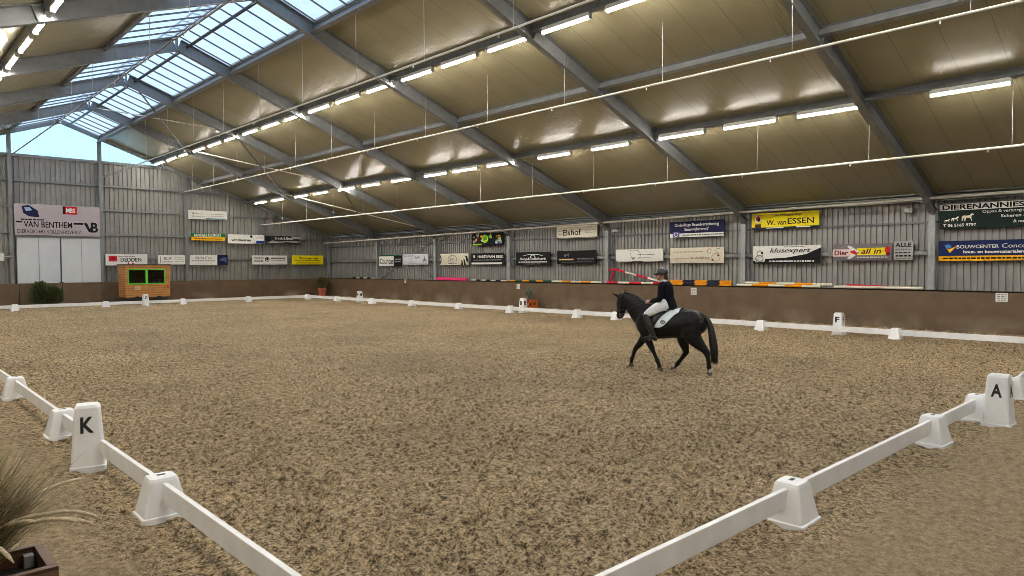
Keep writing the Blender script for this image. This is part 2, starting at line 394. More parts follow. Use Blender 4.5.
# ------------------------------------------------------------------ roof skin + skylights
def slab(mb, x0, x1, y0, y1, t=0.08, m=None):
    z0, z1 = skin(x0), skin(x1)
    vs = [(x0,y0,z0),(x1,y0,z1),(x1,y1,z1),(x0,y1,z0),(x0,y0,z0+t),(x1,y0,z1+t),(x1,y1,z1+t),(x0,y1,z0+t)]
    mb.add(vs, [(0,3,2,1),(4,5,6,7),(0,1,5,4),(1,2,6,5),(2,3,7,6),(3,0,4,7)], m)
SR, SLX = 8.95, 4.72
r = MB(); slab(r, SR, 24.45, YB-0.2, YF+0.5); struct(r.build('ceiling', ROOF), 'cream ribbed roof panels sloping down to the right wall')
r = MB(); slab(r, XL-0.7, SLX, YB-0.2, YF+0.5); struct(r.build('ceiling.001', ROOF), 'cream ribbed roof panels on the left slope')
for nme, x0, x1, lab in (('window_2', RX, SR, 'long translucent skylight strip right of the ridge'), ('window_3', SLX, RX, 'long translucent skylight strip left of the ridge')):
    r = MB(); slab(r, x0, x1, YB-0.2, YF+0.5, 0.02); sk = struct(r.build(nme, SKYP), lab)
    bars = MB(); y = YB
    while y < YF+0.4:
        bars.obox((x0, y, skin(x0)-0.03), (x1, y, skin(x1)-0.03), (0,0,1), 0.024, 0.05); y += 0.955
    bars.build('glazing_bars', STEELD, sk)

# ------------------------------------------------------------------ kickboards
kb = MB(); kb.box(XW, XW+0.05, YB, YF, -0.05, 1.33); kb.box(XW, XW+0.24, YB, YF, 1.29, 1.33)
for y in np.arange(YB+2.5, YF, 3.36): kb.box(XW-0.006, XW, y, y+0.02, 0, 1.32)
struct(kb.build('trim_1', BOARD), 'brown wooden kickboard along the right wall')
kb = MB(); 
for a, b in ((XL, 4.80), (4.83, 6.86), (6.89, 8.92), (8.95, 14.0), (14.015, XW)): kb.box(a, b, YF, YF+0.05, -0.05, 1.30)
kb.box(XL, XW, YF+0.01, YF+0.2, 1.24, 1.28)
struct(kb.build('trim_2', BOARD), 'brown wooden kickboard along the far gable wall')
kb = MB(); kb.box(XL-0.05, XL, YB, YF, -0.05, 1.33); struct(kb.build('trim_3', BOARD))

# ------------------------------------------------------------------ steel frames
ords = ['nearest visible', 'second nearest', 'third nearest', 'fourth nearest', 'fifth nearest', 'sixth nearest, last before the gable']
for i, y in enumerate([-9.0, -2.4] + FY + [YF+0.12]):
    gable = i == 8
    k = i-2
    lab = ('slim steel frame rafter and corner posts against the far gable wall' if gable else
           'grey steel roof frame, %s, spanning over the arena' % ords[k] if k >= 0 else
           'grey steel roof frame standing behind the viewpoint' if k == -2 else 'grey steel roof frame right above the viewpoint')
    t = thing('steel_frame', (0, y, 0), lab, 'steel frame', 'steel portal frames carrying the roof')
    D = 0.45 if not gable else 0.28; W = 0.20 if not gable else 0.12
    cs = math.cos(math.atan(SL))
    for s, xe in ((1, XW+0.33), (-1, XL-0.33)):
        b = MB(); off = 0 if not gable else 0.28
        n = Vector((s*SL, 0, 1)).normalized()
        b.ibeam((RX, 0, RZ+off-0.0), (xe, 0, under(xe)+off), n, D, W)
        for xx in ((11.88, 14.82, 17.73) if s > 0 else (1.55, -1.6, -4.7)):      # web stiffeners
            zz = under(xx)+off; b.obox((xx, 0, zz+0.01), (xx+s*SL*D*0.93, 0, zz+D*0.93), (0,1,0), 0.012, W*0.92)
        if not gable:                                                         # haunch over the column
            xh = xe - s*0.9; xe2 = xe - s*0.1
            for q, dz in ((0.010, 0),):
                vs = [(xh, -q/2, under(xh)), (xe2, -q/2, under(xe2)), (xe2, -q/2, under(xe2)-0.14)]
                vs += [(a, q/2, c) for a, _, c in vs]; b.add(vs, [(0,1,2),(5,4,3),(0,3,4,1),(1,4,5,2),(2,5,3,0)])
            b.obox((xh, 0, under(xh)), (xe2, 0, under(xe2)-0.14), (0,0,1), W, 0.014)
        b.build('rafter', STEEL, t)
        c = MB(); x0 = XW+0.13 if s > 0 else XL-0.13; zt = under(xe)+0.1
        dd = 0.32 if not gable else 0.2
        for xf in (x0, x0+s*dd): c.box(min(xf, xf+s*0.014), max(xf, xf+s*0.014), -W/2, W/2, 0, zt if xf != x0 else under(x0)-0.24*(not gable))
        c.box(min(x0, x0+s*dd), max(x0, x0+s*dd), -0.006, 0.006, 0, zt)
        c.build('column', GALV, t)
    if not gable:
        p = MB(); p.box(RX-0.012, RX+0.012, -W/2-0.02, W/2+0.02, RZ-0.12, RZ+0.5); p.build('ridge_plate', STEEL, t)
# gable columns
for x, l in ((-4.9, None), (-0.2, None), (4.54, 'grey steel gable post left of the white sliding door'), (8.97, 'grey steel gable post between sliding door and wooden cabin'), (13.84, 'grey steel gable post right of the wooden cabin'), (18.69, 'short grey steel gable post near the right far corner')):
    c = MB(); zt = under(x)+0.3
    c.box(x-0.085, x+0.085, YF+0.09, YF+0.105, 0, zt); c.box(x-0.006, x+0.006, YF+0.10, YF+0.34, 0, zt); c.box(x-0.085, x+0.085, YF+0.33, YF+0.345, 0, zt)
    tag(c.build('gable_post', STEEL), l or ('grey steel gable post hidden left of the picture' if x < -1 else 'grey steel gable post just left of the picture'), 'post', 'posts of the far gable wall')
# girts
for z, l in ((7.08, 'highest'), (5.62, 'second highest'), (4.15, 'third highest'), (2.72, 'lowest')):
    c = MB(); xe = min(24.1, RX+(RZ+0.2-z)/SL); c.box(max(XL-0.4, RX-(RZ+0.2-z)/SL), xe, YF+0.26, YF+0.38, z-0.07, z-0.05); c.box(max(XL-0.4, RX-(RZ+0.2-z)/SL), xe, YF+0.26, YF+0.275, z-0.07, z+0.07)
    tag(c.build('wall_rail', STEEL), 'long steel rail across the far gable cladding, %s of four' % l, 'wall rail', 'rails of the far gable wall')
c = MB(); c.box(xa+0.1, xb-0.1, YF+0.22, YF+0.40, ZG-0.12, ZG+0.04); tag(c.build('wall_rail', STEEL), 'steel rail along the foot of the bright gable sheet', 'wall rail')
c = MB(); c.box(24.06, 24.075, YB, YF+0.3, 2.49, 2.66); c.box(24.06, 24.2, YB, YF+0.3, 2.64, 2.66)
tag(c.build('wall_rail', STEEL), 'steel rail along the right wall behind the lower signs', 'wall rail')
c = MB(); c.box(24.17, 24.2, YB, YF+0.3, 3.55, 3.62); tag(c.build('wall_rail', STEELD), 'thin steel rail along the right wall behind the upper signs', 'wall rail')
c = MB()
for z0, z1, x0 in ((4.40, 4.43, 23.82), (4.50, 4.54, 23.90), (4.27, 4.30, 24.0)): c.box(x0, 24.22, YB, YF+0.3, z0, z1)
tag(c.build('eaves_beam', STEEL), 'stepped steel eaves profile where right wall meets roof', 'beam')

# ------------------------------------------------------------------ longitudinal roof beams
def lbeam(x, d, label, w=0.12, up=0.25, m=STEEL):
    z = under(x)+up; s = 1 if x > RX else -1
    b = MB(); n = Vector((s*SL, 0, 1)).normalized()
    b.obox((x, YB, z), (x, YF+0.3, z), n, 0.012, d, d/2); b.obox((x, YB, z), (x, YF+0.3, z), n, w, 0.012, 0.006); b.obox((x, YB, z), (x, YF+0.3, z), n, w, 0.012, d-0.006)
    return tag(b.build('roof_beam', m), label, 'roof beam', 'long roof beams')
lbeam(8.90, 0.30, 'long steel beam under the right edge of the skylight', 0.16, 0.12)
lbeam(11.88, 0.25, 'long steel beam carrying the upper right row of lights')
lbeam(14.82, 0.24, 'long steel beam without lights, midway down the right slope')
lbeam(17.73, 0.24, 'long steel beam carrying the lower right row of lights')
lbeam(4.62, 0.12, 'slim dark strip standing in for shade under the left edge of the skylight', 0.10, 0.36, STEELD)  # no beam here: dark strip added for the panel edge shading
lbeam(1.74, 0.25, 'long steel beam carrying the light row on the left slope')
lbeam(-1.6, 0.24, 'long steel beam without lights on the left slope')
lbeam(-4.7, 0.24, 'long steel beam carrying lights low on the left slope')
b = MB(); b.tube([(7.38, YB, 10.42), (7.38, YF+0.2, 10.42)], 0.055); tag(b.build('tie_tube', PIPED), 'dark round tie tube just right of the ridge', 'tube')
b = MB()
for x in (6.52, 6.88): b.box(x-0.02, x+0.02, YB, YF+0.3, 10.66, 10.70)
for y in np.arange(YB, YF, 0.48): b.box(6.52, 6.88, y-0.015, y+0.015, 10.66, 10.70)
tag(b.build('cable_ladder', STEELD), 'ladder shaped cable tray running under the ridge', 'cable tray')

# ------------------------------------------------------------------ sprinkler pipes with hanger wires
def pipe(x, z, y0, label, m, wires, r=0.028):
    b = MB(); b.tube([(x, y0, z), (x, YF+0.05, z)], r, 8); o = tag(b.build('water_pipe', m), label, 'pipe', 'long water pipes hung under the roof')
    y = wires
    while y < YF-1:
        q = MB(); q.tube([(x, y, z), (x, y, skin(x)-0.01)], 0.007, 5); q.build('hanger_wire', WIRE, o)
        n = MB(); n.tube([(x, y+0.5, z-0.02), (x, y+0.5, z-0.09)], 0.018, 6); n.build('spray_nozzle', WIRE, o)
        y += 3.38 if x < 15 else 3.30
pipe(9.09, 7.59, YB, 'thin pale water pipe hung below the skylight edge beam', PIPEW, 2.0)
pipe(13.24, 6.87, YB, 'thin pale water pipe hung midway down the right slope', PIPEW, 0.8)
pipe(18.70, 5.07, YB, 'thin pale water pipe hung low on the right slope', PIPEW, 1.15, 0.032)
pipe(4.70, 8.50, YB, 'thin dark water pipe hung left of the ridge', PIPED, 3.0)
b = MB(); b.tube([(23.5, YB, 4.47), (23.5, YF, 3.90)], 0.045, 8); tag(b.build('eaves_pipe', PIPEW), 'pale pipe running along the right wall below the eaves', 'pipe')

# ------------------------------------------------------------------ wind braces
def brace(p0, p1, label, m=STEEL, r=0.035):
    b = MB(); b.tube([p0, p1], r, 8); tag(b.build('brace_rod', m), label, 'brace', 'diagonal wind braces')
ya, yb = FY[4], FY[5]
for x0, x1, w_ in ((7.3, 11.5, 'beside the ridge'), (11.7, 17.2, 'between the two right light rows'), (17.4, 23.6, 'low on the right slope')):
    brace((x0, ya, under(x0)+0.2), (x1, yb, under(x1)+0.2), 'roof brace rod %s, lower end farther from viewer' % w_, STEELD)  # dark material stands for the shaded look of this diagonal
    brace((x0, yb, under(x0)+0.22), (x1, ya, under(x1)+0.22), 'roof brace rod %s, lower end nearer to viewer' % w_, PIPEW, 0.03)  # pale material stands for lamp light on this diagonal
brace((24.10, ya-0.1, 1.35), (24.10, yb, 3.95), 'wall brace rod rising away from viewer in the crossed bay')
brace((24.16, yb, 1.35), (24.16, ya, 3.95), 'wall brace rod rising towards viewer in the crossed bay')
brace((18.7, YF+0.2, 5.3), (23.0, YF+0.2, 1.3), 'long wall brace rod falling to the far right corner', r=0.025)
brace((18.9, YF+0.22, 1.3), (21.4, YF+0.22, 2.7), 'short wall brace rod below the yellow far sign', r=0.025)

# ------------------------------------------------------------------ strip lights
TUBE = bpy.data.materials.new('lit_tube'); TUBE.use_nodes = True
_b = TUBE.node_tree.nodes['Principled BSDF']; _b.inputs['Base Color'].default_value = (0.9, 0.88, 0.82, 1)
_b.inputs['Emission Color'].default_value = (1.0, 0.945, 0.85, 1); _b.inputs['Emission Strength'].default_value = LAMP
HOUS = mat('lamp_housing', (0.55, 0.55, 0.52), 0.5)
l0 = thing('strip_light', (0, 0, 0), 'x', 'ceiling light')
q = MB(); q.box(-0.055, 0.055, -0.82, 0.82, 0.02, 0.13); q.build('housing', HOUS, l0)
q = MB(); R = []
for y in (-0.82, 0.82): R.append([(0.055*math.cos(a), y, 0.02+0.065*math.sin(a)) for a in np.linspace(pi, 2*pi, 7)])
q.rings(R); q.build('diffuser', TUBE, l0)
for e in (-1, 1):
    q = MB(); q.box(-0.06, 0.06, e*0.835-0.02, e*0.835+0.02, -0.05, 0.10); q.build('end_cap', HOUS, l0)
rows = [(11.88, 'upper right row', [7.45 + 2.215*k for k in range(-7, 17)]),
        (17.73, 'lower right row', [(v+2.72)*1.022-2.72 for v in (-7.9, -5.4, -3.0, -0.7, 1.74, 5.03, 7.28, 9.6, 12.46, 15.11, 18.06, 20.33, 22.4, 25.1, 27.78, 30.2, 33.0, 35.3, 38.4, 40.9)]),
        (1.74, 'left slope row', [7.45 + 2.215*k for k in range(-7, 17)]),
        (-4.7, 'row low on the left slope', [2.0 + 2.6*k for k in range(-4, 16)])]
NTH = ['nearest', 'second', 'third', 'fourth', 'fifth', 'sixth', 'seventh', 'eighth', 'ninth', 'tenth', 'eleventh', 'twelfth', 'thirteenth', 'fourteenth', 'fifteenth', 'sixteenth', 'seventeenth', 'eighteenth', 'nineteenth', 'twentieth', 'twenty-first', 'twenty-second', 'twenty-third', 'twenty-fourth']
first = True
for x, nm, yy in rows:
    for k, y in enumerate(yy):
        n = len(yy)-1-k
        lab = 'lit strip light in the %s, %s' % (nm, 'nearest the far gable' if n == 0 else NTH[n] + ' from the far gable')
        loc = (x, y, under(x)+0.125)
        if first: o = l0; o.location = loc; first = False
        else: o = copy_tree(l0, loc)
        o['label'] = lab; o['group'] = 'strip lights, ' + nm
# ------------------------------------------------------------------ arena fence
def rsq(hx, hy, z, r, n=4):          # rounded rectangle loop
    P = []
    for cx, cy, a0 in ((hx-r, hy-r, 0), (-hx+r, hy-r, pi/2), (-hx+r, -hy+r, pi), (hx-r, -hy+r, 3*pi/2)):
        for k in range(n):
            a = a0 + pi/2*k/(n-1); P.append((cx+r*math.cos(a), cy+r*math.sin(a), z))
    return P
b = MB(); b.rings([rsq(.205,.185,-.07,.02), rsq(.20,.18,.01,.02), rsq(.185,.165,.018,.025), rsq(.122,.112,.305,.03), rsq(.112,.102,.33,.035), rsq(.085,.075,.34,.035)])
post0 = b.build('fence_block', WHITE, smooth=False); s_ = MB(); s_.box(-.035, .035, -.018, .018, .339, .3425); s_.build('slot', mat('slot_shadow', (0.05,0.05,0.05)), post0)
BK = [ # x, y, label
 (0.02, 7.9, 'white fence block just left of the K marker'), (0.02, 3.9, 'white fence block in the left foreground, right of the K marker'), (0.03, 11.6, 'white fence block at the left edge of the picture'),
 (3.9, -0.1, 'large white fence block in the right foreground'), (7.65, -0.17, 'white fence block between right foreground block and A marker'), (9.6, -0.2, 'white fence block directly behind the A marker'), (11.85, -0.22, 'white fence block at the right edge beyond the A marker'),
 (20.0, 4.1, 'white fence block right of the F marker'), (20.05, 8.25, 'white fence block between the F marker and the horse tail'), (20.1, 12.2, 'white fence block hidden behind the horse'), (20.15, 14.4, 'white fence block under the horse chin'),
 (20.1, 16.4, 'white fence block between the B marker and the horse head'), (20.15, 20.55, 'white fence block touching the left side of the B marker'), (20.05, 24.2, 'first white fence block left of the B marker'), (20.05, 28.2, 'second white fence block left of the B marker'),
 (20.05, 32.2, 'white fence block just right of the M marker'), (20.05, 36.2, 'white fence block just left of the M marker'), (20.0, 40.0, 'white corner block at the far right of the arena'),
 (16.0, 40.0, 'first white fence block left of the far right corner'), (12.1, 40.0, 'white fence block just right of the C marker'), (8.1, 40.0, 'white fence block left of the wooden cabin'), (4.0, 40.0, 'white fence block in front of the left gable post'),
 (0.0, 40.0, 'white corner block out of view at the far left'), (0.0, 0.0, 'white corner block below the picture in the foreground'), (20.0, 0.0, 'white corner block right of the picture'), (0.0, 15.6, 'white fence block out of view on the left side'),
 (16.2, 0.0, 'white fence block out of view on the near short side')]
post0.location = (BK[0][0], BK[0][1], 0); tag(post0, BK[0][2], 'fence block', 'white fence blocks around the arena')
for x, y, l in BK[1:]:
    o = copy_tree(post0, (x, y, 0), random.uniform(-.06, .06), l)
def rail(p, q, label, dz=0):
    b = MB(); b.obox((p[0], p[1], 0.205+dz), (q[0], q[1], 0.205+dz), (0,0,1), 0.045, 0.168)
    tag(b.build('fence_rail', RAILW, bevel=0.006), label, 'fence rail', 'white rails of the arena fence')
RL = [((0,0.1),(0.02,3.9),'white rail running out of the bottom left of the picture'), ((0.02,3.9),(0.02,7.9),'white rail passing behind the K marker'), ((0.02,7.9),(0.03,11.6),'white rail between the two farthest left blocks'), ((0.03,11.6),(0,15.6),'white rail stub at the left picture edge'),
 ((0.1,-.02),(3.9,-.1),'white rail running out of the bottom of the picture at right'), ((3.9,-.1),(7.65,-.17),'white rail right of the large foreground block'), ((7.65,-.17),(9.6,-.2),'short white rail ending behind the A marker'), ((9.6,-.2),(11.85,-.22),'white rail hidden behind the A marker'), ((11.85,-.22),(16.2,0),'white rail leaving the picture right of the A marker'),
 ((20,0.1),(20,4.1),'white rail of the far long side at the right picture edge'), ((20,4.1),(20.05,8.25),'white rail passing in front of the F marker'), ((20.05,8.25),(20.1,12.2),'white rail starting at the horse tail'), ((20.1,12.2),(20.15,14.4),'short white rail behind the horse neck'), ((20.15,14.4),(20.1,16.4),'short white rail left of the horse chin'),
 ((20.1,16.4),(20.15,20.55),'white rail in front of the tiled planter and B marker'), ((20.15,20.55),(20.05,24.2),'first white rail left of the B marker'), ((20.05,24.2),(20.05,28.2),'second white rail left of the B marker'), ((20.05,28.2),(20.05,32.2),'third white rail left of the B marker'), ((20.05,32.2),(20.05,36.2),'white rail in front of the M marker'), ((20.05,36.2),(20,40),'white rail ending at the far right corner'),
 ((20,40),(16,40),'first white rail left of the far right corner'), ((16,40),(12.1,40),'second white rail left of the far right corner'), ((12.1,40),(8.1,40),'white rail in front of the wooden cabin'), ((8.1,40),(4,40),'white rail in front of the white sliding door'), ((4,40),(0,40),'white rail at the far left edge of the picture')]
for k, (p, q, l) in enumerate(RL): rail(p, q, l, 0.0015*(k % 2))

def marker(letter, x, y, rz, label, faces=(0, 1)):
    t = thing('letter_marker', (x, y, 0), label, 'dressage marker', 'white letter markers', rz)
    H = 0.68; bw = 0.172; tw = 0.118
    b = MB(); b.rings([rsq(bw+.002,bw+.002,-.07,.02), rsq(bw+.002,bw+.002,.012,.02), rsq(bw-.008,bw-.008,.022,.03), rsq(tw+.004,tw+.004,H-.03,.03), rsq(tw-.012,tw-.012,H,.04)])
    b.build('body', WHITE, t)
    tilt = math.atan((bw-tw-.012)/(H-.05))
    for f in faces:                      # 0: -y face, 1: -x face, 2: +x
        a = {0: 0.0, 1: -pi/2, 2: pi/2}[f]
        q = MB(); vs, fs = text_geo(letter, 0.034, 0)
        M = Matrix.Rotation(a, 4, 'Z') @ Matrix.Translation((0, -(bw-.008)+(0.48-.022)*math.tan(tilt)-0.004, 0.47)) @ Matrix.Rotation(-tilt, 4, 'X')
        ww = {'I': .04}.get(letter, 0.130)
        q.add([M @ Vector((u*ww, 0, v*0.178)) for u, v in vs], fs); q.build('letter', BLACK, t)
marker('K', -0.08, 6.08, math.radians(-15), 'white letter marker with black K in the left foreground', (0,))
marker('A', 9.42, -0.50, math.radians(-2), 'white letter marker with black A at the right')
marker('F', 20.40, 5.86, 0, 'white letter marker with black F behind the right rail')
marker('B', 20.45, 20.0, 0, 'white letter marker with black B beside the tiled planter')
marker('M', 20.45, 34.2, 0, 'white letter marker with black M near the far right corner')
marker('C', 10.0, 39.68, 0, 'white letter marker with black C in front of the cabin', (0,))

# ------------------------------------------------------------------ signs
P = paint
WH = P('white', 222, 222, 218); BKK = P('black', 14, 14, 18); NAVY = P('navy', 24, 26, 66); YEL = P('yellow', 232, 214, 20); GRN = P('green', 20, 96, 62)
CREAM = P('cream', 214, 208, 190); RED = P('red', 200, 24, 44); GREY = P('grey', 110, 110, 112); ORG = P('orange', 236, 160, 24); BLU = P('blue', 24, 60, 140)
LBLUE = P('light_blue', 70, 130, 190); BROWN = P('brown_ink', 130, 70, 50); SILV = P('silver', 165, 165, 165); PALE = P('pale_grey', 150, 150, 152); LIME = P('lime', 150, 205, 50); PINK = P('pink', 232, 60, 120)
def sign(loc, rz, w, h, base, els, label, cat='sign', group=None, t=0.035, name='advertising_sign'):
    r = thing(name, loc, label, cat, group, rz)
    b = MB(); b.box(-w/2, w/2, 0, t, -h/2, h/2); b.build('panel', base, r, bevel=0.004)
    if name == 'advertising_sign':
        b = MB()
        for s in (-.35, .35): b.box(s*w-.02, s*w+.02, t, t+0.12, -h*0.42, h*0.42)
        b.build('bracket', STEELD, r)
    d = -0.0012
    for e in els:
        d -= 0.0010
        k = e[0]; q = MB()
        if k == 't':
            _, s, cx, cz, tw, th, m = e[:7]; bo = e[7] if len(e) > 7 else 0.0; sh = e[8] if len(e) > 8 else 0.0
            add_text(q, s, cx*w, cz*h, tw*w, th*h, d, bo, sh); q.build('lettering', m, r)
        elif k == 'r':
            _, cx, cz, rw, rh, m = e; q.add([((cx-rw/2)*w, d, (cz-rh/2)*h), ((cx+rw/2)*w, d, (cz-rh/2)*h), ((cx+rw/2)*w, d, (cz+rh/2)*h), ((cx-rw/2)*w, d, (cz+rh/2)*h)], [(0,1,2,3)]); q.build('coloured_field', m, r)
        elif k == 'p':
            _, pts, m = e; q.add([(x*w, d, z*h) for x, z in pts], [tuple(range(len(pts)))]); q.build('emblem', m, r)
        elif k == 'o':
            _, cx, cz, rx, rz_, m = e; q.add([(cx*w+rx*math.cos(a), d, cz*h+rz_*math.sin(a)) for a in np.linspace(0, 2*pi, 25)[:-1]], [tuple(range(24))]); q.build('emblem', m, r)
        elif k == 'c':      # arc / ring
            _, cx, cz, rx, rz_, th, a0, a1, m = e; A = np.linspace(math.radians(a0), math.radians(a1), 25)
            vs = [(cx*w+(rx-th*o_)*math.cos(a), d, cz*h+(rz_-th*o_)*math.sin(a)) for a in A for o_ in (0, 1)]
            q.add(vs, [(2*i, 2*i+1, 2*i+3, 2*i+2) for i in range(24)]); q.build('emblem', m, r)
        elif k == 'l':      # fine print: short dashes
            _, cx, cz, lw, lh, m = e; x = (cx-lw/2)*w; R_ = random.Random(int(abs(cx*999)+cz*77+lw*31))
            while x < (cx+lw/2)*w:
                n = min(R_.uniform(.03, .10)*max(1, lh*h/0.03), (cx+lw/2)*w-x); q.add([(x, d, (cz-lh/2)*h), (x+n, d, (cz-lh/2)*h), (x+n, d, (cz+lh/2)*h), (x, d, (cz+lh/2)*h)], [(0,1,2,3)]); x += n+0.028
            q.build('fine_print', m, r)
    return r
def rsign(yl, yr, zt, zb, base, els, label, **k):
    return sign((23.985, (yl+yr)/2, (zt+zb)/2), -pi/2, yl-yr, zt-zb, base, els, label, group='advertising signs on the right wall', **k)
def fsign(xl, xr, zt, zb, base, els, label, **k):
    return sign(((xl+xr)/2, YF-0.02, (zt+zb)/2), 0, xr-xl, zt-zb, base, els, label, group='advertising signs on the far wall', **k)
HORSE = [(-.5,-.1),(-.42,.12),(-.3,.2),(-.1,.16),(.15,.2),(.3,.42),(.42,.4),(.5,.22),(.36,.2),(.28,.0),(.3,-.2),(.36,-.48),(.3,-.5),(.2,-.15),(-.1,-.08),(-.2,-.5),(-.28,-.5),(-.26,-.1),(-.36,-.2),(-.42,-.5),(-.48,-.48),(-.46,-.05)]
def hp(cx, cz, sx, sz): return [(cx+a*sx, cz+b*sz) for a, b in HORSE]
rsign(37.49, 34.78, 2.93, 2.20, WH, [('r',0,.44,1,.12,GRN), ('r',.32,-.06,.36,.88,BKK), ('t','Countus',-.17,-.06,.6,.5,BKK,.03), ('l',.32,.1,.26,.09,PALE), ('l',.32,-.1,.26,.09,PALE)], 'white and black sign reading Countus, farthest along the right wall')
rsign(34.67, 31.98, 2.95, 2.28, P('lilac_white',205,208,218), [('l',-.25,.32,.4,.08,GREY), ('c',-.15,-.05,.16,.10,.02,20,300,GREY), ('t','Joh',.06,.15,.22,.3,BKK,.02,.4), ('l',-.2,-.25,.5,.06,PALE), ('l',.1,-.38,.7,.05,PALE), ('p',[(.3,-.25),(.34,.1),(.37,.28),(.39,.05),(.46,-.2),(.4,-.14),(.36,-.2)],GREY)], 'pale sign with a small script name and plant emblem')
rsign(30.77, 28.13, 2.92, 2.24, CREAM, [('c',-.58,0,.36,.36,.10,-60,60,BKK), ('c',-.05,0,.42,.26,.035,-30,210,GREY), ('c',-.05,0,.30,.2,.02,0,360,PALE), ('t','kw',-.06,.02,.12,.28,GREY,.03), ('l',-.05,-.36,.3,.07,GREY), ('p',[(.27,-.5),(.27,-.1),(.3,-.05),(.34,-.5)],BKK), ('p',[(.36,-.5),(.34,.05),(.38,.0),(.43,-.5)],BKK), ('p',[(.46,-.3),(.4,.3),(.46,.28),(.5,.0),(.5,-.2)],BKK)], 'cream sign with a round emblem and black brush strokes')
rsign(27.86, 25.07, 2.90, 2.23, BKK, [('r',-.4,.22,.05,.22,WH), ('t','HARDI/VAN BEEK',.1,.2,.78,.24,WH,.04), ('l',0,-.08,.84,.07,PALE), ('r',-.02,-.36,.93,.16,WH)], 'black sign with white bold name and white lower stripe')
R_ = random.Random(5); els = [('r',0,0,1,1,BKK)]
for k in range(26):
    els.append(('o', R_.uniform(-.45,.45), R_.uniform(-.36,.4), R_.uniform(.05,.14), R_.uniform(.04,.1), R_.choice([LIME, WH, P('magenta',200,70,110), P('teal',40,130,120), ORG, BKK, P('skyb',120,180,220), YEL])))
els += [('r',-.32,-.4,.3,.12,LIME), ('o',-.06,.05,.27,.24,LIME), ('t','50',-.06,.06,.11,.3,BKK,.03), ('t','EEN',.4,.05,.1,.5,YEL,.03)]
rsign(27.76, 25.14, 4.03, 3.33, BKK, els, 'many coloured photo banner above the black name sign')
rsign(24.12, 21.61, 2.90, 2.22, BKK, [('c',0,.02,.9,.22,.03,35,145,WH), ('c',0,-.05,.22,.25,.05,10,170,WH), ('t','Sloop&Grondwerk',0,-.05,.78,.26,WH,.03,.3), ('l',0,-.27,.84,.08,WH), ('l',0,-.42,.5,.05,PALE)], 'black sign with white arched swoosh and slanted name')
rsign(21.12, 18.58, 2.92, 2.26, BKK, [('p',hp(-.24,.18,.16,.3),GREY), ('l',-.25,-.16,.38,.11,P('tan',215,180,140)), ('l',.24,-.12,.42,.09,GREY), ('l',-.2,-.36,.4,.05,GREY), ('l',.24,-.3,.42,.05,GREY)], 'black sign with a small grey horse and tan wording')
rsign(21.12, 18.52, 4.15, 3.51, CREAM, [('t','Elshof',-.12,.0,.46,.46,BKK,.02), ('l',-.42,.1,.08,.08,PALE), ('l',-.42,-.1,.08,.08,PALE), ('l',.34,.12,.26,.06,PALE), ('l',.34,-.06,.26,.06,PALE), ('l',0,.36,.8,.04,PALE), ('r',0,-.45,1,.1,BKK), ('l',0,-.45,.9,.05,PALE)], 'cream sign reading Elshof high above the black horse sign')
rsign(17.38, 14.79, 2.92, 2.33, WH, [('c',-.12,.05,.42,.24,.02,-50,130,GREY), ('c',-.05,.1,.34,.2,.015,60,250,GREY), ('t','W',-.12,-.22,.08,.2,BKK,.04), ('l',.15,.08,.34,.07,GREY), ('l',.12,-.14,.26,.06,PALE), ('r',0,-.47,1,.06,BKK), ('l',-.3,-.47,.3,.05,WH), ('l',.25,-.47,.3,.05,WH)], 'white sign with thin looping line emblem above the red striped pole')
rsign(14.43, 11.84, 4.05, 3.37, NAVY, [('t','Onderlinge Brandverzekering',.0,.26,.82,.25,WH,.02), ('t',"'Steenwijkerwold'",.0,-.02,.46,.25,WH,.02), ('r',0,-.36,1,.24,WH), ('r',-.38,-.3,.13,.34,P('violet',90,80,160)), ('c',-.38,-.3,.11,.09,.03,0,360,WH), ('l',.14,-.36,.78,.07,GREY)], 'navy blue sign with white wording and white lower band')
rsign(14.42, 11.84, 2.93, 2.27, CREAM, [('l',-.15,.22,.55,.07,P('tan2',178,150,120)), ('t','De Woldberg',.06,-.2,.36,.22,BROWN,.02), ('l',-.28,-.2,.28,.06,P('tan2',0,0,0)), ('c',.24,.26,.10,.1,.02,0,330,BROWN), ('c',.4,.28,.13,.09,.02,30,290,GREY), ('c',.36,-.15,.2,.17,.018,0,360,GREY), ('o',.3,-.3,.05,.05,BROWN), ('o',.4,-.02,.04,.05,BROWN)], 'cream sign reading De Woldberg with curly drawings')
rsign(10.63, 7.99, 4.20, 3.59, YEL, [('l',-.05,.38,.9,.04,PALE), ('t','AUTOBEDRIJF',.06,.3,.42,.14,BKK,.04,.3), ('t','W. van',-.12,-.12,.3,.32,BKK,.025), ('t','ESSEN',.24,-.08,.38,.36,BKK,.025), ('o',-.4,.12,.13,.15,WH), ('o',-.4,.16,.09,.10,RED), ('o',-.39,.1,.06,.08,BKK), ('r',-.4,-.3,.09,.22,P('dkbrown',70,50,30)), ('r',0,-.46,1,.10,NAVY), ('r',-.14,-.46,.26,.06,WH), ('r',.28,-.46,.2,.06,WH)], 'bright yellow sign reading W. van ESSEN')
rsign(10.57, 7.91, 2.92, 2.23, WH, [('p',[(-.5,-.5),(.5,-.5),(.5,.36),(.3,.02),(.0,-.18),(-.25,-.22),(-.5,-.34)],BKK), ('p',[(-.5,-.1),(-.36,.3),(-.3,-.1),(-.32,-.4),(-.46,-.42)],WH), ('c',-.39,.05,.14,.14,.03,0,360,GREY), ('c',-.4,-.2,.17,.13,.03,0,360,GREY), ('o',-.36,.1,.05,.05,BKK), ('t','klusexpert',.06,.20,.60,.34,BKK,.015,.3), ('l',.12,.42,.3,.05,GREY), ('l',.08,-.37,.66,.08,WH)], 'white and black sign reading klusexpert')
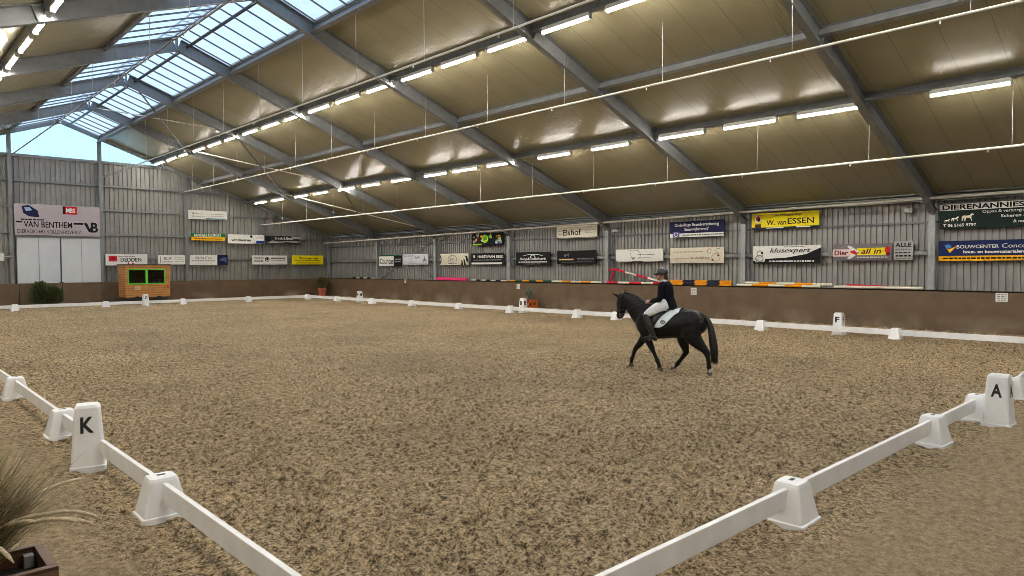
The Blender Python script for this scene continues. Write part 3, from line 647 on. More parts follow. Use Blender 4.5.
rsign(7.48, 5.50, 2.91, 2.32, P('steel_print',112,106,112), [('r',-.31,-.02,.38,.44,P('rose',226,200,196)), ('t','Dier',-.35,-.02,.24,.3,P('maroon',90,16,20),.04), ('r',.18,.05,.52,.42,YEL), ('t','all in',.16,.06,.34,.32,P('maroon',90,16,20),.03,.25), ('p',[(-.2,.42),(-.02,.02),(-.2,-.42),(-.25,-.36),(-.13,0),(-.25,.36)],WH), ('p',[(-.2,.05),(-.12,.14),(-.08,-.02),(-.02,.06),(-.09,-.16),(-.16,-.06)],RED), ('o',.43,.12,.09,.12,RED), ('o',.44,-.12,.07,.06,P('maroon',90,16,20)), ('l',.18,-.3,.5,.06,WH)], 'grey sign with yellow field reading Dier all in')
rsign(5.44, 4.85, 2.98, 2.33, SILV, [('t','ALLE',0,.3,.86,.22,BKK,.05), ('l',0,.04,.86,.05,GREY), ('l',0,-.12,.86,.06,BKK), ('l',0,-.28,.8,.08,BKK), ('l',0,-.42,.7,.04,GREY)], 'small square silver sign reading ALLE')
rsign(4.07, 0.9, 4.14, 3.33, P('bottle_green',10,32,26), [('r',0,.36,1,.26,WH), ('t','DIERENANNIESTENT',-.0,.36,.95,.2,BKK,.04), ('p',hp(-.25,-.05,.11,.32),CREAM), ('p',hp(-.36,-.1,.07,.2),WH), ('p',hp(-.43,-.16,.05,.14),WH), ('t','T 06 5165 9797',-.32,-.36,.29,.12,WH,.03), ('t','Oppas & verzorging',.06,.12,.37,.15,WH,.01), ('t','Scheren & Longeren',.24,-.08,.42,.15,WH,.03), ('t','& nog veel meer',.28,-.30,.3,.15,WH,.03)], 'dark green animal care sign with white header at the right edge')
rsign(4.08, 0.9, 2.94, 2.28, P('navy_blue',16,34,84), [('r',0,-.36,1,.24,P('amber',245,182,20)), ('p',[(-.44,.22),(-.41,.08),(-.34,.24),(-.40,-.1)],P('amber',0,0,0)), ('p',[(-.45,.28),(-.41,.34),(-.38,.2),(-.42,.1)],LBLUE), ('t','BOUWCENTER',-.16,.2,.36,.17,WH,.02), ('t','Concordia',.2,.22,.31,.2,WH,.0), ('t','hout- en bouwmaterialen',-.03,-.05,.5,.15,WH,.04), ('l',0,-.36,.92,.07,BKK)], 'dark blue sign reading BOUWCENTER Concordia with amber stripe')
# far gable signs
fsign(4.68, 8.86, 5.77, 4.02, P('rosy_grey',176,166,172), [('p',[(-.42,.42),(-.34,.46),(-.24,.3),(-.22,.08),(-.34,.1),(-.4,.2)],NAVY), ('p',[(-.39,.38),(-.33,.4),(-.3,.3),(-.37,.26)],P('skyb2',150,175,205)), ('l',-.3,.0,.26,.04,BKK), ('r',.14,.34,.16,.26,RED), ('t','MBS',.145,.34,.11,.15,WH,.05), ('r',.065,.34,.03,.26,BKK), ('r',-.45,-.08,.07,.05,BKK), ('t','VAN BENTHEM',-.12,-.15,.56,.2,BKK,.02), ('r',.235,-.09,.12,.06,BKK), ('p',[(.30,-.06),(.34,-.06),(.385,-.32),(.36,-.36)],BKK), ('t','B',.43,-.2,.09,.34,BKK,.05), ('p',[(.36,-.36),(.385,-.36),(.42,-.06),(.40,-.06)],BKK), ('t','DIERVOEDERS VOLLENHOVE B.V.',-.10,-.38,.74,.12,BKK,.0)], 'large pale sign reading VAN BENTHEM above the sliding door')
fsign(9.12, 11.43, 2.99, 2.30, WH, [('r',-.33,.1,.2,.5,RED), ('t','DV',-.33,.1,.11,.28,P('darkred',90,0,10),.05), ('t','DEDDEN',.1,.0,.5,.34,BKK,.02), ('l',.0,.3,.4,.05,GREY), ('p',[(.0,-.42),(.04,-.2),(.07,-.42)],RED), ('p',[(.1,-.42),(.15,-.22),(.17,-.42)],RED)], 'white sign with red square reading DEDDEN above the cabin')
fsign(12.06, 13.68, 2.95, 2.35, WH, [('r',-.42,0,.02,.7,GREY), ('t','BUF',-.15,.12,.26,.34,GREY,.04), ('l',-.15,-.22,.36,.08,GREY), ('l',.28,.22,.34,.05,GREY), ('l',.28,.0,.34,.05,GREY), ('l',.28,-.2,.34,.05,GREY)], 'white sign with grey BUF lettering right of the cabin roof')
fsign(13.95, 15.70, 2.97, 2.31, WH, [('t','QUALITAS',0,.2,.62,.28,BKK,.0), ('l',0,-.08,.86,.08,GREY), ('l',0,-.3,.6,.05,GREY)], 'white sign reading QUALITAS with a dark panel beside it')
fsign(15.74, 16.40, 2.98, 2.31, NAVY, [('p',[(-.35,.0),(.1,.3),(.4,.3),(.4,-.35),(.1,-.1)],P('slateblue',70,80,120)), ('l',0,0,.6,.06,PALE)], 'small dark blue sign right of the QUALITAS sign')
fsign(13.92, 16.39, 5.89, 5.30, WH, [('p',[(-.42,.2),(-.39,.1),(-.33,.34),(-.39,.18)],BKK), ('p',[(-.42,-.1),(-.39,-.25),(-.33,.0),(-.39,-.16)],BKK), ('l',-.25,.1,.3,.06,GREY), ('l',-.22,-.2,.36,.06,PALE), ('l',.2,.12,.45,.05,GREY), ('l',.2,-.1,.45,.05,PALE), ('r',.2,-.4,.5,.12,P('aqua',60,130,160))], 'white sign highest on the far wall with aqua corner')
fsign(14.08, 16.26, 4.38, 3.92, P('meadow_green',20,110,50), [('r',0,-.25,1,.5,P('amber',0,0,0)), ('t','RANDERS RIDSPORT',-.02,.24,.8,.4,WH,.05), ('l',0,-.25,.85,.12,P('dkbrown',0,0,0))], 'green and amber sign with white wording on the far wall')
fsign(16.46, 18.21, 4.38, 3.77, WH, [('t','windeveren',.0,-.1,.76,.3,BKK,.05), ('o',.4,.3,.09,.09,BKK)], 'white sign with a black lower case name and dot')
fsign(18.24, 18.95, 4.38, 3.79, WH, [('l',0,.25,.8,.06,GREY), ('l',0,.05,.8,.06,PALE), ('r',.1,-.32,.8,.32,BLU)], 'small white sign with blue foot beside the dotted name sign')
fsign(19.02, 21.60, 4.35, 3.82, P('charcoal',46,46,50), [('o',-.42,.1,.2,.16,BKK), ('t','Broek & Broer',.05,.2,.55,.34,WH,.03), ('p',[(-.45,-.45),(-.3,-.1),(-.1,-.25),(.3,-.1),(.5,-.2),(.5,-.4),(.1,-.3),(-.2,-.48)],SILV), ('r',.38,.3,.24,.34,SILV)], 'charcoal sign with white name and silver swoosh on the far wall')
fsign(18.08, 20.62, 2.97, 2.34, WH, [('t','VAN DE',-.31,.2,.26,.2,BKK,.03), ('t','BEEK',-.31,-.12,.26,.2,BKK,.03), ('c',-.08,.05,.16,.16,.05,0,360,BKK), ('o',-.08,.1,.08,.08,BKK), ('l',.24,.2,.42,.12,BKK), ('l',.24,-.1,.42,.09,GREY), ('l',.1,-.36,.6,.05,PALE)], 'white sign with a black round emblem left of the yellow far sign')
fsign(21.0, 23.45, 2.99, 2.33, YEL, [('t','Timmerman',.02,.2,.6,.26,BKK,.04), ('l',0,-.08,.8,.08,P('dkbrown',0,0,0)), ('l',0,-.32,.75,.07,P('dkbrown',0,0,0))], 'yellow sign reading Timmerman in the far right corner')

# small paper notices on the boards
def notice(y, z, w, h, label):
    r = sign((XW-0.012, y, z), -pi/2, w, h, WH, [('l',0,.3,.7,.10,GREY), ('l',0,.08,.7,.10,GREY), ('l',0,-.14,.7,.10,PALE), ('l',0,-.34,.6,.08,PALE)], label, 'notice', 'paper notices on the right kickboard', t=0.004, name='paper_notice')
notice(34.07, 1.24, 0.20, 0.26, 'white paper notice on the board, farthest from viewer')
notice(23.68, 1.08, 0.26, 0.26, 'small pale notice on the board above the tiled planter')
notice(13.08, 1.08, 0.28, 0.30, 'white notice on the board right of the rider')
notice(2.28, 1.15, 0.32, 0.28, 'white square notice on the board at the right edge')

# ------------------------------------------------------------------ jump poles and planks lying along the top of the kickboard
def banded(mb, p0, p1, r, cols, n=10, dz=0):
    p0 = Vector(p0); p1 = Vector(p1); N = len(cols)
    for k, c in enumerate(cols): mb.tube([p0+(p1-p0)*k/N, p0+(p1-p0)*(k+1)/N], r, n, m=c, cap=True)
def pole(p0, p1, cols, label, r=0.05):
    b = MB(); banded(b, p0, p1, r, cols); tag(b.build('jump_pole', None, smooth=False), label, 'jump pole', 'striped jump poles on the kickboard')
PW = P('pole_white', 228, 224, 205); PO = P('pole_orange', 235, 150, 20); PR = P('pole_red', 205, 25, 50); PB = P('pole_navy', 26, 28, 50); PG = P('pole_green', 20, 80, 66)
pole((23.80, 11.15, 1.385), (23.80, 7.85, 1.385), [PW, PO, PW, PO, PW], 'orange and white pole below klusexpert sign, front one')
pole((23.92, 10.95, 1.475), (23.90, 7.45, 1.455), [PW, PO, PW, PO, PW], 'orange and white pole below klusexpert sign, rear one')
pole((23.82, 7.35, 1.385), (23.82, 4.46, 1.385), [PW]*5, 'plain white pole below the Dier all in sign')
pole((23.86, 6.95, 1.46), (23.9, 4.9, 1.40), [PR]*3, 'thin red pole lying behind the plain white pole', 0.03)
pole((23.80, 21.25, 1.385), (23.80, 18.1, 1.385), [PW, PO, PW, PO, PW], 'orange and white pole below the small grey horse sign')
pole((23.80, 24.45, 1.385), (23.80, 21.4, 1.385), [PO, PG, PO, PG, PO, PG], 'orange and green pole below the swoosh sign')
pole((23.80, 27.6, 1.375), (23.80, 24.7, 1.375), [PW, PB, PW, PB, PW, PB, PW], 'navy and white pole left of the orange and green pole', 0.04)
pole((23.80, 40.6, 1.375), (23.80, 37.75, 1.375), [PB, PW, PB, PW, PB, PW], 'navy and white pole in the farthest right wall bay', 0.045)
pole((23.80, 17.75, 1.385), (23.80, 14.5, 1.385), [PR, PW, PR, PW, PR], 'red and white pole lying flat left of the rider')
pole((23.84, 17.35, 2.0), (23.90, 14.9, 1.48), [PR, PW, PR, PW], 'red and white pole tilted up left of the rider', 0.045)
b = MB(); b.tube([(23.84, 17.62, 1.36), (23.84, 17.38, 1.97)], 0.035, 8); b.tube([(23.84, 17.7, 1.98), (23.84, 17.1, 2.0)], 0.045, 8); tag(b.build('pole_rest', PR), 'red upright rest holding the tilted striped pole', 'stand')
for k, (z, l) in enumerate(((1.39, 'lower'), (1.50, 'upper'))):
    b = MB(); y0, y1 = 14.3, 11.4; cs = [PO, PB, PO, PB, PO]; N = 5; sk = 0.10
    for j, c in enumerate(cs):
        ya_ = y0+(y1-y0)*j/N; yb_ = y0+(y1-y0)*(j+1)/N; lo = z-0.052; hi = z+0.052; s0 = -sk if j else 0; s1 = -sk if j < N-1 else 0
        vs = [(x, yy, zz) for x in (23.80, 23.86) for yy, zz in ((ya_, lo), (yb_, lo), (yb_+s1, hi), (ya_+s0, hi))]
        b.add(vs, [(0,1,2,3),(7,6,5,4),(0,4,5,1),(1,5,6,2),(2,6,7,3),(3,7,4,0)], c)
    tag(b.build('jump_plank'), 'orange and navy striped plank right of the rider, %s of two' % l, 'jump plank', 'striped planks on the kickboard')
b = MB(); b.box(23.80, 23.95, 28.1, 30.9, 1.33, 1.50); b.add([(23.80, 30.9, 1.33), (23.80, 31.05, 1.33), (23.95, 30.9, 1.33), (23.95, 31.05, 1.33), (23.80, 30.9, 1.5), (23.95, 30.9, 1.5)], [(0,1,4), (2,5,3), (1,3,5,4), (0,2,3,1)])
tag(b.build('jump_filler', PINK, bevel=0.01), 'bright pink jump filler lying on the board top', 'jump filler')
# wall mounted boxes under the eaves
for y, z, l in ((30.56, 3.86, 'small pale wall box under the eaves, farthest'), (17.38, 3.80, 'small pale wall box under the eaves above the rider'), (5.0, 4.0, 'small pale wall box under the eaves near the ALLE sign')):
    t = thing('wall_box', (24.0, y, z), l, 'wall lamp', 'small boxes under the right eaves')
    b = MB(); b.box(-.10, .10, -.13, .13, -.07, .07); b.build('box_case', WH, t, bevel=0.02)
    b = MB(); b.box(-.16, -.10, -.10, .10, -.05, .05); b.build('lens', SILV, t, bevel=0.01)
    b = MB(); b.box(.08, .18, -.03, .03, -.04, .12); b.build('bracket', STEELD, t)

# ------------------------------------------------------------------ sliding door
t = thing('sliding_door', (6.86, YF+0.12, 1.28), 'white double sliding door below the large pale sign', 'sliding door')
for a, bb in ((-2.08, -0.035), (0.035, 2.06)):
    b = MB(); b.box(a, bb, 0, 0.05, 0.02, 2.62); o = b.build('door_leaf', DOORW, t, bevel=0.006)
    q = MB(); mid = (a+bb)/2; 
    for xx in (mid-0.35*np.sign(mid)*-0+0.0,): q.box(xx-.012, xx+.012, -0.008, 0, 0.04, 2.6)
    q.build('seam_strip', PALE, o)
    q = MB(); q.box(min(a,bb) if mid > 0 else max(a,bb)-.06, (min(a,bb)+.06) if mid > 0 else max(a,bb), -0.05, 0.0, 0.0, 0.07); q.build('floor_guide', BLACK, o)
b = MB(); b.box(-2.15, 2.12, -0.02, 0.10, 2.63, 2.73); b.box(-2.15, 2.12, -0.05, -0.02, 2.60, 2.66); b.build('slide_track', STEEL, t)
b = MB(); b.box(-0.6, -0.08, -0.03, 0.04, -0.02, 0.05); b.build('pull_bar', WH, t)
# fixture left of the door
t = thing('wall_fixture', (4.05, YF-0.02, 2.75), 'white boxed fixture on an arm at the left edge of the far wall', 'fixture')
b = MB(); b.box(-.18, .12, -.12, .08, -.2, .22); b.build('case', WH, t, bevel=0.02); b = MB(); b.tube([(0.1, 0, 0.05), (.5, 0, .05)], .05, 8); b.build('arm', SILV, t)

# ------------------------------------------------------------------ judge cabin
CEDAR = wood_material('cedar_boards', (0.52, 0.235, 0.065), (0.20, 0.085, 0.025), 0.135)
t = thing('judge_cabin', (9.55, 41.8, 0), 'orange-brown wooden judge cabin with green window on wheels', 'cabin')
W_, D_, z0, z1 = 2.42, 1.45, 0.42, 2.31
wx0, wx1, wz0, wz1 = 0.12, 2.16, 1.18, 2.08
def siding(mb, x0, x1, za, zb, y0, y1):
    z = za
    while z < zb-1e-6:
        h_ = min(0.135-((z-z0) % 0.135), zb-z)
        if h_ < 1e-4: h_ = min(0.135, zb-z)
        mb.box(x0, x1, y0, y1, z+0.006, z+h_); z += h_
b = MB(); siding(b, 0, W_, z0, wz0, 0, .04); siding(b, 0, W_, wz1, z1, 0, .04); siding(b, 0, wx0, wz0, wz1, 0, .04); siding(b, wx1, W_, wz0, wz1, 0, .04); b.build('front_wall', CEDAR, t)
b = MB(); siding(b, 0, .04, z0, z1, 0.04, D_); b.build('side_wall', CEDAR, t)
b = MB(); siding(b, W_-.04, W_, z0, z1, .04, D_); b.build('side_wall', CEDAR, t)
b = MB(); siding(b, 0.04, W_-.04, z0, z1, D_-.04, D_); b.build('back_wall', CEDAR, t)
b = MB(); b.box(-.06, W_+.06, -.06, D_+.06, z1, z1+.05); b.build('roof', mat('dark_felt', (.05,.045,.04), .8), t)
b = MB(); b.box(0, W_, 0, D_, z0-.05, z0+.004); b.build('base_frame', mat('dark_felt', (0,0,0)), t)
for c_ in (0, W_-.07):
    b = MB(); b.box(c_-.005, c_+.075, -.015, 0, z0, z1); b.build('corner_board', CEDAR, t)
GF = P('window_green', 96, 200, 60)
for a, e in ((wx0, (wx0+wx1)/2), ((wx0+wx1)/2, wx1)):
    b = MB(); f = .065; b.box(a, e, -.03, .03, wz0, wz0+f); b.box(a, e, -.03, .03, wz1-f, wz1); b.box(a, a+f, -.03, .03, wz0+f, wz1-f); b.box(e-f, e, -.03, .03, wz0+f, wz1-f)
    o = b.build('window_frame', GF, t)
    g = bpy.data.materials.get('cabin_glass')
    if not g:
        g = bpy.data.materials.new('cabin_glass'); g.use_nodes = True; nt = g.node_tree; nt.nodes.clear()
        oo = nt.nodes.new('ShaderNodeOutputMaterial'); tr = nt.nodes.new('ShaderNodeBsdfTransparent'); gl = nt.nodes.new('ShaderNodeBsdfGlossy'); mx = nt.nodes.new('ShaderNodeMixShader')
        fr = nt.nodes.new('ShaderNodeFresnel'); tr.inputs[0].default_value = (.55,.58,.57,1); gl.inputs['Roughness'].default_value = .03
        nt.links.new(fr.outputs[0], mx.inputs[0]); nt.links.new(tr.outputs[0], mx.inputs[1]); nt.links.new(gl.outputs[0], mx.inputs[2]); nt.links.new(mx.outputs[0], oo.inputs[0])
    q = MB(); q.box(a+f, e-f, -.004, .004, wz0+f, wz1-f); q.build('pane', g, o)
b = MB()
for k_ in (0.62, 1.8):
    b.tube([(k_, -.02, .24), (k_, .16, .24)], .24, 16)
    b.tube([(k_, D_-.2, .24), (k_, D_-.02, .24)], .24, 16)
b.build('wheels', mat('tyre_rubber', (.02,.02,.02), .8), t)
b = MB(); b.box(.1, W_-.1, .1, D_-.1, .26, .37); b.tube([(0.1, .7, .3), (-.9, .7, .3)], .04, 8); b.tube([(-.9, .7, .3), (-.9, .7, .02)], .03, 8); b.tube([(-.95, .7, .62), (-.9, .7, .3)], .025, 8); b.build('chassis', mat('dark_felt', (0,0,0)), t)
b = MB(); b.box(2.25, 2.33, -.03, 0, 1.0, 1.1); b.build('red_light', RED, t)
sign((10.2, 41.782, .98), 0, .28, .24, P('parchment', 214, 190, 140), [('l',0,.2,.7,.12,BROWN), ('l',0,-.1,.7,.12,BROWN)], 'small cream note pinned on the cabin below its window', 'notice', t=0.006, name='paper_note')
for x, w, h, l in ((11.1, .12, .07, 'low white cup on the cabin window sill'), (11.42, .10, .17, 'taller white cup on the cabin window sill')):
    b = MB(); b.tube([(x, 41.9, wz0+.07), (x, 41.9, wz0+.07+h*1.3)], [w*.45, w*.6], 12); tag(b.build('cup', WH), l, 'cup')
b = MB(); b.box(9.62, 11.9, 41.85, 42.05, wz0+.02, wz0+.07); tag(b.build('sill_shelf', CEDAR), 'wooden shelf inside the cabin under its window', 'shelf')

# ------------------------------------------------------------------ plants
def leafcloud(mb, c, rx, ry, rz, n, size, shape=1.0, tilt=0.6):
    for _ in range(n):
        d = rng.normal(size=3); d /= np.linalg.norm(d); rr = rng.random()**0.35
        p = Vector((c[0]+d[0]*rx*rr, c[1]+d[1]*ry*rr, c[2]+d[2]*rz*rr))
        a = Vector((d[0], d[1], d[2]*.4+tilt)).normalized(); s = a.cross(Vector(rng.normal(size=3))).normalized(); L = size*rng.uniform(.7, 1.4); w_ = L*.3*shape
        mb.add([p, p+a*L*.5+s*w_, p+a*L, p+a*L*.5-s*w_], [(0,1,2,3)])
LEAFD = mat('conifer_leaf', (.10, .125, .045), .6, 0, .35, 4); LEAFO = mat('olive_leaf', (.13,.13,.035), .6, 0, .3, 8)
LEAFG = mat('blue_green_leaf', (.10,.15,.12), .5, 0, .25, 8)
t = thing('conifer_bush', (6.0, 43.55, 0), 'loose dark green conifer bush leaning in front of sliding door', 'bush')
b = MB(); leafcloud(b, (0, 0, .50), .80, .42, .48, 2600, .13); leafcloud(b, (-.30, 0, .85), .40, .30, .50, 1500, .13); leafcloud(b, (.30, 0, .70), .42, .30, .45, 900, .13)
o = b.build('foliage', LEAFD, t); o['kind'] = 'stuff'
b = MB(); b.tube([(0, 0, 0), (0, 0, .4), (-.2, 0, .9)], [.05, .035, .01], 7); b.tube([(0, 0, .3), (.3, 0, .85)], [.03, .01], 6); b.build('stem', mat('bark', (.09,.06,.035), .9), t)
TERR = mat('terracotta', srgb(205, 110, 80), .7, 0, .15, 8)
t = thing('potted_shrub', (22.95, 43.5, 0), 'round leafy shrub in square terracotta pot in the far right corner', 'potted plant')
b = MB(); b.rings([rsq(.17,.17,0,.02), rsq(.21,.21,.5,.02), rsq(.235,.235,.5,.02), rsq(.235,.235,.60,.02), rsq(.2,.2,.60,.02), rsq(.2,.2,.56,.02)]); b.build('pot', TERR, t)
b = MB(); leafcloud(b, (0, 0, .98), .38, .38, .36, 900, .10); o = b.build('foliage', LEAFO, t); o['kind'] = 'stuff'
b = MB(); b.tube([(0,0,.5),(0.02,0,.8),(0,0,1.05)], [.025,.02,.01], 6); b.build('stem', MATS['bark'], t)
t = thing('tiled_planter', (23.2, 22.35, 0), 'orange-brown square planter with spiky yucca beside B marker', 'potted plant')
b = MB(); tl = [P('tile_orange', 214, 120, 62), P('tile_brown', 120, 58, 32)]
for f in range(2):
    for i in range(4):
        for j in range(3):
            c_ = tl[(i*2+j*3+f+(i*j) % 2) % 2]; a0 = -.30+.15*i; zz = .02+.145*j
            if f == 0: b.box(a0+.005, a0+.145, -.32, -.30, zz, zz+.135, c_)
            else: b.box(-.32, -.30, a0+.005, a0+.145, zz, zz+.135, c_)
b.build('tiles', None, t)
b = MB(); b.box(-.30, .30, -.30, .30, 0, .46); b.build('box', P('grout', 120, 90, 66), t)
b = MB()
for k in range(46):
    a = rng.uniform(0, 2*pi); tl_ = rng.uniform(.05, .6); L = rng.uniform(.45, .72); d = Vector((math.cos(a)*math.sin(tl_), math.sin(a)*math.sin(tl_), math.cos(tl_))); s = d.cross(Vector((0,0,1))).normalized()*.022
    p = Vector((0,0,.44)); b.add([p-s, p+s, p+d*L*.6+s*1.1, p+d*L, p+d*L*.6-s*1.1], [(0,1,2,3,4)])
b.build('spiky_leaves', LEAFG, t)

# fountain grass in the foreground planter
PLW = wood_material('planter_boards', (.17,.085,.045), (.06,.03,.018), 0.16)
t = thing('wooden_planter', (-1.51, 2.12, 0), 'brown wooden planter box at the bottom left corner', 'planter')
hx, hy, H_ = .38, .24, .5
for nm, bx in (('side_board', (-hx, hx, -hy, -hy+.05)), ('side_board', (-hx, hx, hy-.05, hy)), ('side_board', (-hx, -hx+.05, -hy+.05, hy-.05)), ('side_board', (hx-.05, hx, -hy+.05, hy-.05))):
    b = MB(); b.box(*bx, 0, H_); b.build(nm, PLW, t, bevel=0.004)
b = MB(); b.box(-hx+.05, hx-.05, -hy+.05, hy-.05, .02, .40); b.build('soil', mat('dark_soil', (.02,.016,.012), .95, 0, .4, 30, .5), t)
t2 = thing('fountain_grass', (-1.60, 2.12, .40), 'arching straw coloured fountain grass with fluffy seed heads', 'ornamental grass')
GR = [mat('grass_straw', (.50,.40,.22), .7, 0, .25, 14), mat('grass_green', (.10,.14,.05), .7, 0, .3, 14), mat('grass_dark', (.11,.08,.045), .8, 0, .3, 14)]
def arch(p, a, lean, L, droop, n=9):
    pts = [Vector(p)]; ang = lean; 
    for i in range(n):
        ang += droop/n; pts.append(pts[-1] + Vector((math.cos(a)*math.sin(ang), math.sin(a)*math.sin(ang), math.cos(ang)))*L/n)
    return pts
b = MB()
for k in range(3200):
    a = rng.uniform(0, 2*pi); q = rng.uniform(0, .14); pts = arch((q*math.cos(a), q*math.sin(a), 0), a+rng.normal()*.25, rng.uniform(.02, .55), rng.uniform(.5, .88), rng.uniform(.2, .9))
    s = Vector((-math.sin(a), math.cos(a), 0)); N = len(pts); wd = rng.uniform(.0022, .0045); vs = []
    for i, p in enumerate(pts): ww = wd*(1-(i/(N-1))**2)+.0004; vs += [p-s*ww, p+s*ww]
    b.add(vs, [(2*i, 2*i+1, 2*i+3, 2*i+2) for i in range(N-1)], GR[int(rng.choice(3, p=[.48,.24,.28]))])
o = b.build('blades', None, t2); o['kind'] = 'stuff'
FL = mat('seed_fluff', (.74,.62,.42), .9, 0, .2, 40, .8, 200)
for k in range(14):
    a = [-.9, -.5, -.15, .2, .5, .9, 1.3, -1.3, 2.0, 2.8, -2.2, .05, -.7, .7][k]
    pts = arch((.05*math.cos(a), .05*math.sin(a), 0), a, .06+.03*(k % 4), .74+.05*(k % 4), 1.5+.3*(k % 3), 16)
    o = MB().tube(pts[:11], .0025, 5).build('stalk', GR[0], t2)
    q = MB(); n = len(pts[9:]); q.tube(pts[9:], [.004]+[.0105]*(n-2)+[.003], 8); q.build('seed_head', FL, t2, smooth=True)
b = MB(); b.box(-1.24, -1.19, 2.24, 2.30, .40, .47); tag(b.build('plant_tag', SILV), 'small grey tag standing in the planter soil', 'tag')
# ------------------------------------------------------------------ horse and rider
# built in the horse's own frame: x forward, y to its left, z up
HO = (10.30, 5.36, 0.0); HA = math.radians(101)
COAT = mat('black_coat', (0.008, 0.0075, 0.008), 0.45, 0, .3, 12, 0.05, spec=0.22)
HAIR = mat('black_hair', (0.008, 0.007, 0.007), 0.5, 0, .3, 30, 0.3, 90)
HOOF = mat('hoof_horn', (0.10, 0.085, 0.07), .6, 0, .2, 30)
SOCK = mat('white_sock', (0.55, 0.52, 0.47), .8, 0, .15, 20)
def cr(P0, n=6):      # Catmull-Rom through rows of numbers
    A = np.array(P0, float); B = np.vstack([2*A[0]-A[1], A, 2*A[-1]-A[-2]]); out = []
    for i in range(1, len(B)-2):
        for k in range(n):
            t = k/n; p0, p1, p2, p3 = B[i-1], B[i], B[i+1], B[i+2]
            out.append(.5*((2*p1)+(-p0+p2)*t+(2*p0-5*p1+4*p2-p3)*t*t+(-p0+3*p1-3*p2+p3)*t**3))
    out.append(A[-1]); return np.array(out)
def limb(mb, rows, n=14, sm=5, m=None):
    """rows: x, y, z, half-thickness in the side-view plane, half-width across (y)"""
    A = cr(rows, sm); N = len(A); R = []
    for i in range(N):
        d = Vector(A[min(i+1, N-1)][:3]-A[max(i-1, 0)][:3]).normalized()
        s = Vector((0, 1, 0)); s = (s-d*s.dot(d)).normalized(); u = d.cross(s)
        p = Vector(A[i][:3]); a, b = max(A[i][3], .002), max(A[i][4], .002)
        R.append([p+u*(a*math.cos(2*pi*k/n))+s*(b*math.sin(2*pi*k/n)) for k in range(n)])
    mb.rings(R, m); return mb
H = MB()
# trunk: rump to chest, rings stand across x
tr = [(-.76,1.0,.06,.09),(-.71,1.0,.16,.18),(-.60,1.0,.235,.24),(-.45,1.005,.29,.27),(-.30,1.005,.30,.28),(-.08,.975,.29,.29),(.12,.95,.285,.28),(.32,.975,.325,.255),(.48,1.0,.32,.225),(.60,1.0,.285,.20),(.70,1.0,.21,.16),(.755,1.0,.10,.09)]
A = cr(tr, 5); R = []
for x, z, h_, w_ in A: R.append([(x, w_*math.sin(a)*(1-.10*max(0, math.cos(a))), z+h_*math.cos(a)) for a in np.linspace(0, 2*pi, 29)[:-1]])
H.rings(R)
H.sphere((-.47, .12, 1.03), .25, .17, .25); H.sphere((-.47, -.12, 1.03), .25, .17, .25)      # quarters
H.sphere((.52, .13, 1.0), .17, .12, .24); H.sphere((.52, -.13, 1.0), .17, .12, .24)          # shoulders
H.sphere((.46, 0, 1.22), .20, .09, .13)                                                       # withers
limb(H, [(.46,0,1.05,.32,.17),(.60,0,1.16,.29,.15),(.75,0,1.275,.24,.125),(.875,0,1.375,.185,.105),(.96,0,1.44,.15,.09),(1.04,0,1.48,.10,.08)], 18)
limb(H, [(1.02,0,1.565,.06,.06),(1.085,0,1.49,.12,.09),(1.10,0,1.38,.135,.10),(1.115,0,1.27,.115,.088),(1.135,0,1.17,.092,.066),(1.145,0,1.09,.080,.060),(1.135,0,1.045,.048,.045)], 18)
H.sphere((1.035, .055, 1.345), .095, .035, .10); H.sphere((1.035, -.055, 1.345), .095, .035, .10)  # jowls
for s in (-1, 1):                                                                              # ears
    e = (1.315, s*.085, 1.59) if s > 0 else (1.06, s*.075, 1.68)
    b0 = (1.14, s*.055, 1.52) if s > 0 else (1.06, s*.05, 1.55)
    limb(H, [(b0[0]-.02, b0[1], b0[2]-.02, .030, .026), ((b0[0]*.6+e[0]*.4), (b0[1]*.6+e[1]*.4), (b0[2]*.6+e[2]*.4), .030, .018), ((b0[0]*.25+e[0]*.75), e[1], (b0[2]*.25+e[2]*.75), .018, .012), (*e, .004, .004)], 10)
NF = [(.54,.14,1.0,.15,.09),(.51,.15,.84,.12,.09),(.475,.15,.72,.09,.075),(.40,.15,.575,.068,.056),(.345,.15,.47,.055,.05),(.32,.15,.42,.043,.04),(.265,.15,.31,.034,.03),(.215,.15,.20,.042,.038),(.19,.15,.14,.034,.032),(.165,.15,.07,.042,.038)]
FF = [(.54,-.14,.98,.15,.09),(.58,-.15,.82,.115,.085),(.65,-.15,.66,.085,.07),(.76,-.15,.50,.064,.055),(.835,-.15,.42,.052,.048),(.87,-.15,.36,.043,.04),(.91,-.15,.24,.034,.03),(.945,-.15,.15,.042,.038),(.95,-.15,.10,.034,.032),(.955,-.15,.07,.042,.038)]
NH = [(-.48,.13,1.02,.24,.13),(-.50,.15,.86,.20,.13),(-.57,.15,.72,.15,.11),(-.68,.15,.60,.105,.08),(-.785,.15,.50,.070,.056),(-.835,.15,.43,.060,.046),(-.85,.15,.36,.046,.038),(-.865,.15,.26,.036,.032),(-.875,.15,.17,.044,.038),(-.88,.15,.12,.035,.032),(-.885,.15,.07,.042,.038)]
FH = [(-.42,-.13,1.0,.22,.13),(-.30,-.15,.84,.19,.12),(-.24,-.15,.70,.15,.105),(-.235,-.15,.58,.105,.08),(-.265,-.15,.47,.072,.056),(-.28,-.15,.40,.060,.046),(-.24,-.15,.33,.046,.038),(-.16,-.15,.22,.036,.032),(-.09,-.15,.13,.044,.038),(-.05,-.15,.09,.035,.032),(-.02,-.15,.07,.042,.038)]
for L_ in (NF, FF, NH, FH): limb(H, [(x, y, z, p*1.10+.003, q*1.08+.002) for x, y, z, p, q in L_], 12)
